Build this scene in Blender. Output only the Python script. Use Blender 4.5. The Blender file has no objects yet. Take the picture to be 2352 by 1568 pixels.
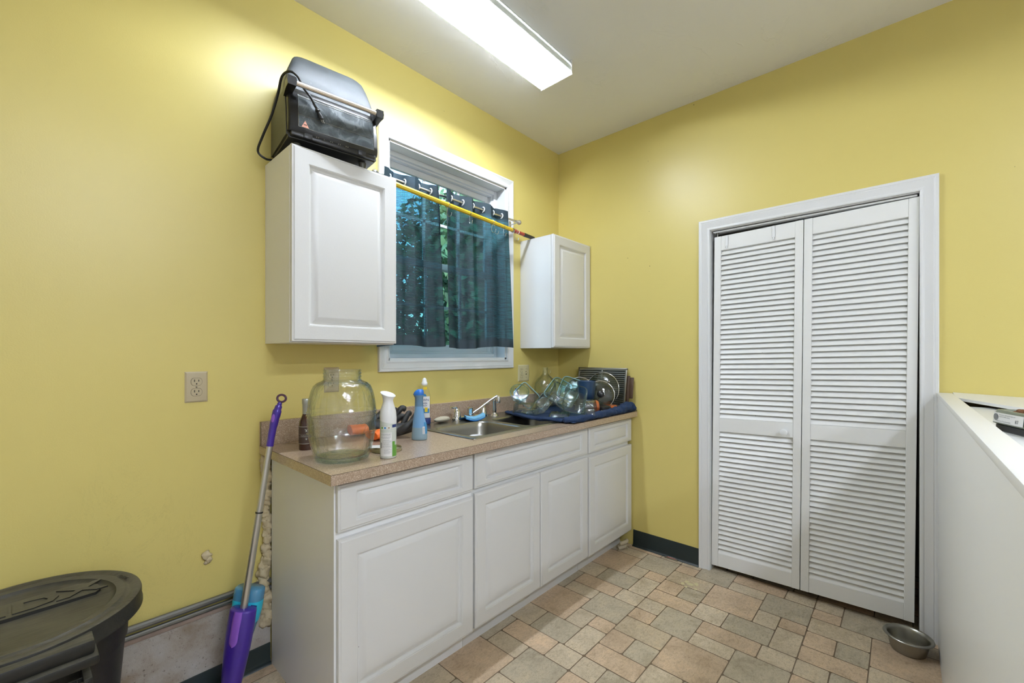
import bpy, bmesh, math, random
from mathutils import Vector, Matrix, Euler

random.seed(7)
S = bpy.context.scene
COL = S.collection
PI = math.pi

# ------------------------------------------------------------------ camera
cam_d = bpy.data.cameras.new('camera')
cam = bpy.data.objects.new('camera', cam_d)
COL.objects.link(cam)
cam.location = (-2.656, -1.947, 1.27)
cam.rotation_euler = (math.radians(90), 0, -(math.pi / 2 - 0.7413 - 0.0) + 0.0)
YAW = 0.7413                                   # angle from the view axis to +x
fw = Vector((math.cos(YAW), math.sin(YAW), 0))
cam.rotation_euler = fw.to_track_quat('-Z', 'Y').to_euler()
cam_d.sensor_width = 36.0
cam_d.lens = 978.9 / 2352 * 36.0
cam_d.shift_y = 31.7 / 2352
cam_d.clip_start = 0.02
cam_d.clip_end = 100
S.camera = cam

# ------------------------------------------------------------------ colour management, light set-up
S.view_settings.view_transform = 'Standard'
S.view_settings.look = 'None'
S.view_settings.gamma = 1
S.view_settings.use_curve_mapping = False
S.view_settings.exposure = 0.0
TUBE = 420.0                                   # strength of the lit tube over the sink
REAR_FILL = 315.0                                   # strength of the unseen fill tubes added in the rear part of the room

w = bpy.data.worlds.new('world')
S.world = w
w.use_nodes = True
wn = w.node_tree
for n in list(wn.nodes):
    wn.nodes.remove(n)
sky = wn.nodes.new('ShaderNodeTexSky')
sky.sky_type = 'NISHITA'
sky.sun_disc = False
sky.sun_elevation = math.radians(28)
sky.sun_rotation = math.radians(200)
bg = wn.nodes.new('ShaderNodeBackground')
bg.inputs['Strength'].default_value = 1.15
wo = wn.nodes.new('ShaderNodeOutputWorld')
wn.links.new(sky.outputs[0], bg.inputs[0])
wn.links.new(bg.outputs[0], wo.inputs[0])

S.cycles.max_bounces = 10
S.cycles.diffuse_bounces = 5
S.cycles.glossy_bounces = 4
S.cycles.transmission_bounces = 8
S.cycles.transparent_max_bounces = 32
S.cycles.sample_clamp_indirect = 6
S.cycles.caustics_reflective = False
S.cycles.caustics_refractive = False
S.cycles.use_denoising = True


# ------------------------------------------------------------------ materials
class NT:
    def __init__(s, name):
        s.m = bpy.data.materials.new(name)
        s.m.use_nodes = True
        s.t = s.m.node_tree
        s.p = s.t.nodes['Principled BSDF']
        s.out = s.t.nodes['Material Output']

    def n(s, typ, **kw):
        nd = s.t.nodes.new(typ)
        for k, v in kw.items():
            if k.startswith('i_'):
                key = k[2:].replace('_', ' ')
                nd.inputs[key].default_value = v
            else:
                setattr(nd, k, v)
        return nd

    def l(s, a, b):
        s.t.links.new(a, b)

    def coord(s, kind='Object', scale=(1, 1, 1)):
        tc = s.n('ShaderNodeTexCoord')
        mp = s.n('ShaderNodeMapping')
        mp.inputs['Scale'].default_value = scale
        s.l(tc.outputs[kind], mp.inputs[0])
        return mp.outputs[0]

    def noise(s, vec, scale, detail=3, rough=.5, dist=0):
        nd = s.n('ShaderNodeTexNoise')
        nd.inputs['Scale'].default_value = scale
        nd.inputs['Detail'].default_value = detail
        nd.inputs['Roughness'].default_value = rough
        nd.inputs['Distortion'].default_value = dist
        s.l(vec, nd.inputs['Vector'])
        return nd

    def ramp(s, fac, stops, interp='LINEAR'):
        r = s.n('ShaderNodeValToRGB')
        r.color_ramp.interpolation = interp
        e = r.color_ramp.elements
        while len(e) < len(stops):
            e.new(.5)
        for el, (p, c) in zip(e, stops):
            el.position = p
            el.color = (*c, 1) if len(c) == 3 else c
        s.l(fac, r.inputs[0])
        return r.outputs[0]

    def mix(s, fac, a, b, blend='MIX'):
        m = s.n('ShaderNodeMix', data_type='RGBA', blend_type=blend)
        for sock, v in ((m.inputs[0], fac), (m.inputs[6], a), (m.inputs[7], b)):
            if isinstance(v, (int, float)):
                sock.default_value = v
            elif isinstance(v, tuple):
                sock.default_value = (*v, 1) if len(v) == 3 else v
            else:
                s.l(v, sock)
        return m.outputs[2]

    def bump(s, h, strength=.2, dist=.01):
        b = s.n('ShaderNodeBump')
        b.inputs['Strength'].default_value = strength
        b.inputs['Distance'].default_value = dist
        s.l(h, b.inputs['Height'])
        s.l(b.outputs[0], s.p.inputs['Normal'])
        return b


def simple(name, col, rough=.5, metal=0.0, spec=.5, bump=None, var=None, coat=0):
    t = NT(name)
    t.p.inputs['Base Color'].default_value = (*col, 1)
    t.p.inputs['Roughness'].default_value = rough
    t.p.inputs['Metallic'].default_value = metal
    t.p.inputs['Specular IOR Level'].default_value = spec
    t.p.inputs['Coat Weight'].default_value = coat
    v = t.coord()
    if var:
        nz = t.noise(v, var[0], 4)
        c2 = tuple(max(0, c * (1 - var[1])) for c in col)
        t.l(t.mix(nz.outputs[0], col, c2), t.p.inputs['Base Color'])
    if bump:
        nz = t.noise(v, bump[0], 3)
        t.bump(nz.outputs[0], bump[1], bump[2] if len(bump) > 2 else .004)
    return t.m


def paint_yellow():
    t = NT('yellow_wall_paint')
    v = t.coord()
    base = (.70, .585, .19)
    # small specks, nicks and scuffs that belong to the wall
    vo = t.n('ShaderNodeTexVoronoi')
    vo.inputs['Scale'].default_value = 7.0
    t.l(v, vo.inputs['Vector'])
    spk = t.ramp(vo.outputs['Distance'], [(0.0, (1, 1, 1)), (.016, (1, 1, 1)), (.022, (0, 0, 0))])
    big = t.noise(v, 1.7, 4)
    gate = t.ramp(big.outputs[0], [(.48, (0, 0, 0)), (.55, (1, 1, 1))])
    g2 = t.mix(1.0, spk, gate, 'MULTIPLY')
    scr = t.noise(t.coord(scale=(2.2, 2.2, 1.2)), 3.2, 8, .72, 2.2)
    line = t.ramp(scr.outputs[0], [(.497, (0, 0, 0)), (.5, (1, 1, 1)), (.503, (0, 0, 0))])
    gate2 = t.ramp(t.noise(v, 1.1, 2).outputs[0], [(.60, (0, 0, 0)), (.68, (1, 1, 1))])
    l2 = t.mix(1.0, line, gate2, 'MULTIPLY')
    c = t.mix(big.outputs[0], base, tuple(x * .95 for x in base))
    c = t.mix(g2, c, (.16, .12, .05))
    lf = t.mix(.35, (0, 0, 0), l2)
    c = t.mix(lf, c, (.22, .17, .06))
    t.l(c, t.p.inputs['Base Color'])
    t.p.inputs['Roughness'].default_value = .36
    t.p.inputs['Specular IOR Level'].default_value = .45
    nz = t.noise(v, 260, 2)
    nz2 = t.noise(v, 30, 2)
    h = t.mix(.4, nz.outputs[0], nz2.outputs[0])
    t.bump(h, .10, .004)
    return t.m


def ceiling_mat():
    t = NT('ceiling_plaster')
    v = t.coord()
    t.p.inputs['Base Color'].default_value = (.80, .795, .785, 1)
    t.p.inputs['Roughness'].default_value = .55
    n1 = t.noise(v, 2.3, 7, .6, 1.4)
    ridge = t.ramp(n1.outputs[0], [(.0, (0, 0, 0)), (.485, (.1, .1, .1)), (.5, (1, 1, 1)), (.512, (.2, .2, .2)), (1, (.3, .3, .3))])
    gate = t.ramp(t.noise(v, 3.0, 2).outputs[0], [(.5, (0, 0, 0)), (.62, (1, 1, 1))])
    n2 = t.noise(v, 38, 4)
    h = t.mix(1.0, ridge, gate, 'MULTIPLY')
    h2 = t.mix(.25, h, n2.outputs[0])
    t.bump(h2, .35, .006)
    return t.m


def laminate():
    t = NT('speckled_laminate')
    v = t.coord()
    vo = t.n('ShaderNodeTexVoronoi')
    vo.inputs['Scale'].default_value = 520
    t.l(v, vo.inputs['Vector'])
    sep = t.n('ShaderNodeSeparateColor')
    t.l(vo.outputs['Color'], sep.inputs[0])
    c = t.ramp(sep.outputs[0], [(0, (.30, .205, .14)), (.38, (.40, .29, .205)), (.68, (.52, .40, .30)), (.86, (.72, .62, .50)), (.95, (.20, .13, .09))], 'CONSTANT')
    c = t.mix(.30, c, (.46, .345, .25))
    t.l(c, t.p.inputs['Base Color'])
    t.p.inputs['Roughness'].default_value = .30
    t.p.inputs['Coat Weight'].default_value = .6
    t.p.inputs['Coat Roughness'].default_value = .22
    t.bump(t.noise(v, 420, 2).outputs[0], .08, .002)
    return t.m


def floor_mat():
    t = NT('stone_print_vinyl')
    v = t.coord()
    at = t.n('ShaderNodeVertexColor', layer_name='tint')
    n1 = t.noise(v, 7.5, 6, .65, .6)
    n2 = t.noise(t.coord(scale=(1, 1.6, 1)), 60, 5, .7, .6)
    n3 = t.noise(v, 300, 2)
    mot = t.ramp(n1.outputs[0], [(.28, (.74, .71, .66)), (.52, (1, 1, 1)), (.72, (1.16, 1.12, 1.06))])
    vein = t.ramp(n2.outputs[0], [(.30, (.66, .63, .58)), (.52, (1, 1, 1)), (.75, (1.12, 1.1, 1.06))])
    c = t.mix(1.0, at.outputs[0], mot, 'MULTIPLY')
    c = t.mix(.75, c, t.mix(1.0, c, vein, 'MULTIPLY'))
    g = t.ramp(n3.outputs[0], [(.35, (.82, .80, .78)), (.6, (1.06, 1.06, 1.05))])
    c = t.mix(.6, c, t.mix(1.0, c, g, 'MULTIPLY'))
    t.l(c, t.p.inputs['Base Color'])
    t.p.inputs['Roughness'].default_value = .46
    t.p.inputs['Specular IOR Level'].default_value = .38
    h = t.mix(.5, n2.outputs[0], n3.outputs[0])
    t.bump(h, .12, .003)
    return t.m


def thin_glass(name, tint=(.93, .97, .95), edge=(.45, .62, .58), rough=.02, refl=1.0, wavy=True):
    """Clear glass or plastic shell: lets light straight through, mirrors at grazing angles, greener where seen edge-on."""
    t = NT(name)
    t.t.nodes.remove(t.p)
    lw = t.n('ShaderNodeLayerWeight')
    lw.inputs['Blend'].default_value = .35
    if wavy:
        nv = t.noise(t.coord(scale=(1, 1, .45)), 34, 3, .5, .8)
        bv = t.n('ShaderNodeBump')
        bv.inputs['Strength'].default_value = .8
        bv.inputs['Distance'].default_value = .010
        t.l(nv.outputs[0], bv.inputs['Height'])
        t.l(bv.outputs[0], lw.inputs['Normal'])
    col = t.mix(t.ramp(lw.outputs['Facing'], [(.28, (0, 0, 0)), (.62, (.42, .42, .42)), (1.0, (1, 1, 1))]), tint, edge)
    tr = t.n('ShaderNodeBsdfTransparent')
    t.l(col, tr.inputs[0])
    gl = t.n('ShaderNodeBsdfGlossy')
    gl.inputs['Roughness'].default_value = rough
    gl.inputs['Color'].default_value = (refl, refl, refl, 1)
    p5 = t.n('ShaderNodeMath', operation='POWER')
    lw2 = t.n('ShaderNodeLayerWeight')
    lw2.inputs['Blend'].default_value = .5
    t.l(lw2.outputs['Facing'], p5.inputs[0])
    p5.inputs[1].default_value = 3.5
    fr = t.n('ShaderNodeMath', operation='MULTIPLY_ADD')
    t.l(p5.outputs[0], fr.inputs[0])
    fr.inputs[1].default_value = .70
    fr.inputs[2].default_value = .05
    if wavy:
        nz = t.noise(t.coord(), 45, 2)
        b = t.n('ShaderNodeBump')
        b.inputs['Strength'].default_value = .5
        b.inputs['Distance'].default_value = .005
        t.l(nz.outputs[0], b.inputs['Height'])
        t.l(b.outputs[0], gl.inputs['Normal'])
    mx = t.n('ShaderNodeMixShader')
    t.l(fr.outputs[0], mx.inputs[0])
    t.l(tr.outputs[0], mx.inputs[1])
    t.l(gl.outputs[0], mx.inputs[2])
    t.l(mx.outputs[0], t.out.inputs[0])
    return t.m


def curtain_mat():
    t = NT('open_weave_curtain')
    v = t.coord()
    t.t.nodes.remove(t.p)
    wv = t.n('ShaderNodeTexWave', wave_type='BANDS', bands_direction='Z')
    wv.inputs['Scale'].default_value = 42
    wv.inputs['Distortion'].default_value = 1.2
    wv.inputs['Detail'].default_value = 2
    wv.inputs['Detail Scale'].default_value = 3
    t.l(v, wv.inputs['Vector'])
    wx = t.n('ShaderNodeTexWave', wave_type='BANDS', bands_direction='X')
    wx.inputs['Scale'].default_value = 90
    wx.inputs['Distortion'].default_value = .6
    t.l(v, wx.inputs['Vector'])
    slub = t.noise(t.coord(scale=(6, 6, 160)), 2.0, 3)
    a = t.ramp(wv.outputs[0], [(.12, (.25, .25, .25)), (.45, (1, 1, 1))])
    bx = t.ramp(wx.outputs[0], [(.1, (.55, .55, .55)), (.5, (1, 1, 1))])
    op = t.mix(1.0, a, bx, 'MULTIPLY')
    op = t.mix(1.0, op, t.ramp(slub.outputs[0], [(.35, (.5, .5, .5)), (.6, (1, 1, 1))]), 'MULTIPLY')
    # header and hem bands are doubled cloth: hardly any light passes
    hem = t.n('ShaderNodeVertexColor', layer_name='open')
    op = t.mix(1.0, op, hem.outputs[0], 'MULTIPLY')
    fac = t.n('ShaderNodeMath', operation='MULTIPLY')
    t.l(op, fac.inputs[0])
    fac.inputs[1].default_value = .36
    df = t.n('ShaderNodeBsdfDiffuse')
    t.l(t.mix(wv.outputs[0], (.014, .022, .030), (.032, .046, .056)), df.inputs[0])
    gs = t.n('ShaderNodeBsdfGlossy')
    gs.inputs['Roughness'].default_value = .45
    gs.inputs['Color'].default_value = (.5, .6, .65, 1)
    m0 = t.n('ShaderNodeMixShader')
    m0.inputs[0].default_value = .045
    t.l(df.outputs[0], m0.inputs[1])
    t.l(gs.outputs[0], m0.inputs[2])
    tr = t.n('ShaderNodeBsdfTransparent')
    tr.inputs[0].default_value = (.26, .78, .88, 1)
    m1 = t.n('ShaderNodeMixShader')
    t.l(fac.outputs[0], m1.inputs[0])
    t.l(m0.outputs[0], m1.inputs[1])
    t.l(tr.outputs[0], m1.inputs[2])
    t.l(m1.outputs[0], t.out.inputs[0])
    return t.m


def lens_mat(side=False):
    t = NT('ribbed_acrylic_side' if side else 'ribbed_acrylic_lens')
    t.t.nodes.remove(t.p)
    v = t.coord()
    wx = t.n('ShaderNodeTexWave', wave_type='BANDS', bands_direction='X')
    wx.inputs['Scale'].default_value = 55
    t.l(v, wx.inputs['Vector'])
    tl = t.n('ShaderNodeBsdfTranslucent')
    t.l(t.mix(wx.outputs[0], (.74, .80, .78), (.90, .93, .91)), tl.inputs[0])
    df = t.n('ShaderNodeBsdfDiffuse')
    df.inputs[0].default_value = (.80, .85, .83, 1)
    gl = t.n('ShaderNodeBsdfGlossy')
    gl.inputs['Roughness'].default_value = .2
    tr = t.n('ShaderNodeBsdfTransparent')
    tr.inputs[0].default_value = (.93, .96, .95, 1)
    a = t.n('ShaderNodeMixShader')
    a.inputs[0].default_value = .65 if side else .35
    t.l(tl.outputs[0], a.inputs[1])
    t.l(df.outputs[0], a.inputs[2])
    b = t.n('ShaderNodeMixShader')
    b.inputs[0].default_value = .045 if side else .62
    t.l(a.outputs[0], b.inputs[1])
    t.l(tr.outputs[0], b.inputs[2])
    c = t.n('ShaderNodeMixShader')
    c.inputs[0].default_value = .04
    t.l(b.outputs[0], c.inputs[1])
    t.l(gl.outputs[0], c.inputs[2])
    t.l(c.outputs[0], t.out.inputs[0])
    return t.m


def emit(name, col, s):
    t = NT(name)
    t.t.nodes.remove(t.p)
    e = t.n('ShaderNodeEmission')
    e.inputs[0].default_value = (*col, 1)
    e.inputs[1].default_value = s
    t.l(e.outputs[0], t.out.inputs[0])
    return t.m


def concrete():
    t = NT('rough_concrete')
    v = t.coord()
    n1 = t.noise(v, 9, 6, .6)
    n2 = t.noise(v, 90, 5, .75)
    c = t.ramp(n1.outputs[0], [(.3, (.30, .235, .17)), (.5, (.42, .375, .32)), (.72, (.50, .485, .455))])
    pit = t.ramp(n2.outputs[0], [(.30, (.25, .22, .18)), (.42, (1, 1, 1))])
    t.l(t.mix(1.0, c, pit, 'MULTIPLY'), t.p.inputs['Base Color'])
    t.p.inputs['Roughness'].default_value = .85
    t.bump(n2.outputs[0], .6, .006)
    return t.m


def worn_white(name, col=(.78, .78, .765), rough=.32, specks=True, sc=9.0):
    t = NT(name)
    v = t.coord()
    n1 = t.noise(v, 2.5, 3)
    c = t.mix(n1.outputs[0], col, tuple(x * .965 for x in col))
    if specks:
        vo = t.n('ShaderNodeTexVoronoi')
        vo.inputs['Scale'].default_value = sc
        t.l(v, vo.inputs['Vector'])
        sp = t.ramp(vo.outputs['Distance'], [(0, (1, 1, 1)), (.012, (1, 1, 1)), (.018, (0, 0, 0))])
        c = t.mix(t.mix(.7, (0, 0, 0), sp), c, (.16, .14, .12))
        scr = t.noise(t.coord(scale=(3, 3, 1.5)), 4, 8, .75, 2.5)
        ln = t.ramp(scr.outputs[0], [(.496, (0, 0, 0)), (.5, (1, 1, 1)), (.504, (0, 0, 0))])
        gt = t.ramp(t.noise(v, 2.1, 2).outputs[0], [(.64, (0, 0, 0)), (.70, (1, 1, 1))])
        c = t.mix(t.mix(.4, (0, 0, 0), t.mix(1.0, ln, gt, 'MULTIPLY')), c, (.3, .28, .25))
    t.l(c, t.p.inputs['Base Color'])
    t.p.inputs['Roughness'].default_value = rough
    t.bump(t.noise(v, 140, 2).outputs[0], .05, .003)
    return t.m


def brushed(name, col=(.55, .54, .50), rough=.28, sc=(1, 60, 60)):
    t = NT(name)
    n1 = t.noise(t.coord(scale=sc), 8, 4)
    t.l(t.mix(n1.outputs[0], tuple(c * .8 for c in col), col), t.p.inputs['Base Color'])
    t.p.inputs['Metallic'].default_value = 1
    t.p.inputs['Roughness'].default_value = rough
    return t.m


def bin_mat():
    t = NT('dusty_black_plastic')
    v = t.coord()
    n1 = t.noise(v, 6, 5, .6)
    n2 = t.noise(t.coord(scale=(1.5, 14, 6)), 10, 5, .65)
    f = t.mix(.5, n1.outputs[0], n2.outputs[0])
    geo = t.n('ShaderNodeNewGeometry')
    sx = t.n('ShaderNodeSeparateXYZ')
    t.l(geo.outputs['Normal'], sx.inputs[0])
    dust = t.mix(1.0, t.ramp(f, [(.36, (.25, .25, .25)), (.62, (1, 1, 1))]), t.ramp(sx.outputs[2], [(.5, (.12, .12, .12)), (.95, (1, 1, 1))]), 'MULTIPLY')
    t.l(t.mix(dust, (.009, .009, .008), (.090, .082, .060)), t.p.inputs['Base Color'])
    t.p.inputs['Roughness'].default_value = .44
    t.p.inputs['Specular IOR Level'].default_value = .32
    t.bump(t.noise(v, 220, 3).outputs[0], .12, .003)
    return t.m


def towel_mat():
    t = NT('navy_terry_cloth')
    v = t.coord()
    n1 = t.noise(v, 190, 3, .7)
    n2 = t.noise(v, 14, 3)
    c = t.mix(n1.outputs[0], (.003, .010, .040), (.020, .055, .140))
    c = t.mix(t.ramp(n2.outputs[0], [(.4, (0, 0, 0)), (.7, (.6, .6, .6))]), c, (.012, .03, .09))
    t.l(c, t.p.inputs['Base Color'])
    t.p.inputs['Roughness'].default_value = .95
    t.bump(n1.outputs[0], .9, .006)
    return t.m


def foam_mat():
    t = NT('cured_spray_foam')
    v = t.coord()
    n1 = t.noise(v, 30, 5)
    t.l(t.mix(n1.outputs[0], (.42, .33, .18), (.72, .62, .42)), t.p.inputs['Base Color'])
    t.p.inputs['Roughness'].default_value = .6
    t.bump(n1.outputs[0], .5, .006)
    return t.m


def dark_glass():
    t = NT('smeared_oven_glass')
    v = t.coord()
    n1 = t.noise(v, 14, 6, .7, 1.2)
    t.l(t.ramp(n1.outputs[0], [(.35, (.035, .042, .045)), (.7, (.11, .13, .135))]), t.p.inputs['Base Color'])
    t.l(t.ramp(n1.outputs[0], [(.3, (.12, .12, .12)), (.7, (.38, .38, .38))]), t.p.inputs['Roughness'])
    return t.m


def hood_mat():
    t = NT('greasy_black_enamel')
    v = t.coord()
    n1 = t.noise(v, 9, 6, .7, 1.0)
    n2 = t.noise(v, 60, 4, .7)
    c = t.ramp(n1.outputs[0], [(.3, (.020, .024, .026)), (.6, (.038, .046, .050)), (.8, (.07, .085, .09))])
    sp = t.ramp(n2.outputs[0], [(.66, (0, 0, 0)), (.74, (.6, .6, .6))])
    t.l(t.mix(sp, c, (.16, .17, .17)), t.p.inputs['Base Color'])
    t.l(t.ramp(n1.outputs[0], [(.3, (.40, .40, .40)), (.7, (.62, .62, .62))]), t.p.inputs['Roughness'])
    t.bump(n2.outputs[0], .05, .003)
    return t.m


M = dict(
    yellow=paint_yellow(), ceiling=ceiling_mat(), laminate=laminate(), floor=floor_mat(),
    grout=simple('vinyl_grout_print', (.165, .115, .072), .5),
    cab=worn_white('white_thermofoil', (.70, .70, .69), .34),
    side=simple('cabinet_side_white', (.84, .845, .845), .4, var=(2, .05)),
    trim=worn_white('white_trim_paint', (.76, .765, .765), .30, True, 5.0),
    louver=worn_white('louver_door_paint', (.82, .82, .80), .38, True, 6.0),
    wboard=worn_white('white_board_paint', (.84, .845, .835), .35, True, 4.0),
    vinylw=simple('window_vinyl', (.78, .80, .83), .35),
    cove=simple('dark_green_cove_base', (.012, .022, .022), .35, var=(5, .3), bump=(20, .1)),
    strip=simple('grey_metal_strip', (.20, .20, .19), .3, .7),
    concrete=concrete(), raw=simple('raw_pinkish_edge', (.40, .30, .24), .8, var=(20, .5), bump=(60, .5)),
    glass=thin_glass('clear_glass', (.968, .982, .975), (.36, .46, .43)),
    aqua=thin_glass('aqua_tinted_glass', (.91, .965, .965), (.42, .62, .63)),
    lid_glass=thin_glass('smoky_lid_glass', (.80, .82, .79), (.50, .52, .50)),
    pane=thin_glass('window_glass', (.95, .98, .98), (.8, .9, .9), 0.0, wavy=False),
    clearp=thin_glass('clear_plastic', (.96, .96, .95), (.78, .78, .74), .08),
    curtain=curtain_mat(), lens=lens_mat(), lens_side=lens_mat(True),
    tube=emit('lit_fluorescent_tube', (.91, .965, 1.10), TUBE), tube_fill=emit('added_fill_tube', (.91, .96, 1.12), REAR_FILL),
    tube_off=simple('unlit_fluorescent_tube', (.8, .8, .78), .3),
    steel=brushed('brushed_steel', (.40, .39, .35), .30), steel2=brushed('worn_steel_pan', (.42, .40, .35), .38),
    chrome=simple('chrome', (.72, .72, .72), .10, 1), satin=simple('satin_rod_metal', (.62, .61, .58), .32, 1),
    bin=bin_mat(), towel=towel_mat(), foam=foam_mat(), oglass=dark_glass(), hood=hood_mat(),
    black=simple('black_plastic', (.012, .012, .012), .35, var=(20, .3)), blackrub=simple('black_rubber_glove', (.018, .018, .018), .55, bump=(60, .4)),
    ovenside=simple('oven_side_dark_metal', (.085, .085, .065), .5, .3, bump=(200, .1)),
    gold=simple('warm_brushed_bar', (.72, .64, .54), .25, 1),
    white=simple('white_plastic', (.80, .81, .82), .3), ivory=simple('beige_plastic_plate', (.50, .42, .27), .4),
    ivoryl=simple('pale_ivory_plate', (.62, .56, .32), .4), slot=simple('dark_slot', (.01, .008, .006), .6),
    yel=simple('yellow_pole_paint', (.80, .56, .03), .35, var=(30, .15)), red=simple('red_printed_sleeve', (.55, .07, .04), .4, var=(60, .5)),
    purple=simple('metallic_purple_plastic', (.055, .022, .30), .28, .2, coat=.4), lilac=simple('lilac_plastic', (.24, .09, .52), .4),
    wine=simple('dark_maroon_plastic', (.075, .028, .06), .4),
    alu=simple('anodised_aluminium', (.58, .57, .54), .33, .9),
    teal=simple('blue_cleaner_bottle', (.07, .25, .42), .2, coat=.3), cyan=simple('cyan_label', (.03, .52, .72), .35),
    amber=simple('dark_amber_syrup_glass', (.045, .010, .004), .08, coat=.5), silverwrap=simple('silver_foil_wrap', (.46, .47, .44), .35, .6),
    brownlab=simple('brown_paper_label', (.055, .030, .025), .55), paper=simple('white_paper', (.80, .80, .79), .6),
    greylab=simple('pale_grey_green_label', (.56, .59, .54), .4), navy=simple('navy_ink', (.015, .035, .17), .4),
    green=simple('grass_green_print', (.13, .35, .05), .4), orange=simple('orange_cuff', (.85, .16, .02), .5), amberp=simple('amber_plastic', (.42, .10, .02), .2, coat=.5),
    bcap=simple('bright_blue_cap', (.01, .16, .62), .16, coat=.5), bbot=simple('frosted_blue_bottle', (.17, .36, .62), .28, coat=.2),
    bliq=simple('milky_blue_liquid', (.24, .36, .44), .3, coat=.2), bslv=simple('slate_blue_sleeve', (.13, .24, .36), .35),
    inkgrey=simple('grey_print', (.18, .19, .2), .5), inkblue=simple('blue_print', (.05, .25, .5), .5),
    sponge=simple('light_blue_sponge', (.20, .52, .80), .85, bump=(90, .9)), scrub=simple('blue_scrub_pad', (.01, .16, .52), .8, bump=(120, .8)),
    soap=simple('cream_pumice', (.62, .57, .44), .8, var=(25, .4), bump=(40, .8)), mug=simple('navy_stoneware', (.018, .052, .115), .3, var=(6, .2)),
    lime=simple('yellow_print', (.85, .62, .03), .4), kib=simple('brown_kibble', (.20, .075, .025), .8, var=(40, .5), bump=(80, .6)),
    dish=simple('grey_green_dish', (.20, .225, .17), .35), brass=simple('dull_gold_lid', (.42, .38, .25), .35, .7),
    wood=simple('dark_wood_handle', (.10, .055, .03), .5, var=(20, .4)), tealrim=simple('teal_plastic_lid_edge', (.22, .40, .42), .35),
    grim=thin_glass('thick_glass_edge', (.62, .74, .73), (.30, .42, .42)), tlid=thin_glass('teal_plastic_lid', (.80, .93, .94), (.50, .70, .74), .15),
    leaf=simple('tree_leaf', (.08, .24, .14), .6, var=(3, .5)), bark=simple('tree_bark', (.08, .06, .04), .9),
    dirt=simple('outdoor_ground', (.10, .13, .06), .9), salmon=simple('warning_print', (.75, .36, .26), .4),
    twine=simple('frayed_cloth', (.50, .44, .32), .9, bump=(80, .8)), dark=simple('interior_shade_tone', (.20, .18, .14), .8),  # dark: shade inside the closet and the white box, put into the colour
    tan=simple('cardboard', (.45, .26, .10), .8),
)


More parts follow.
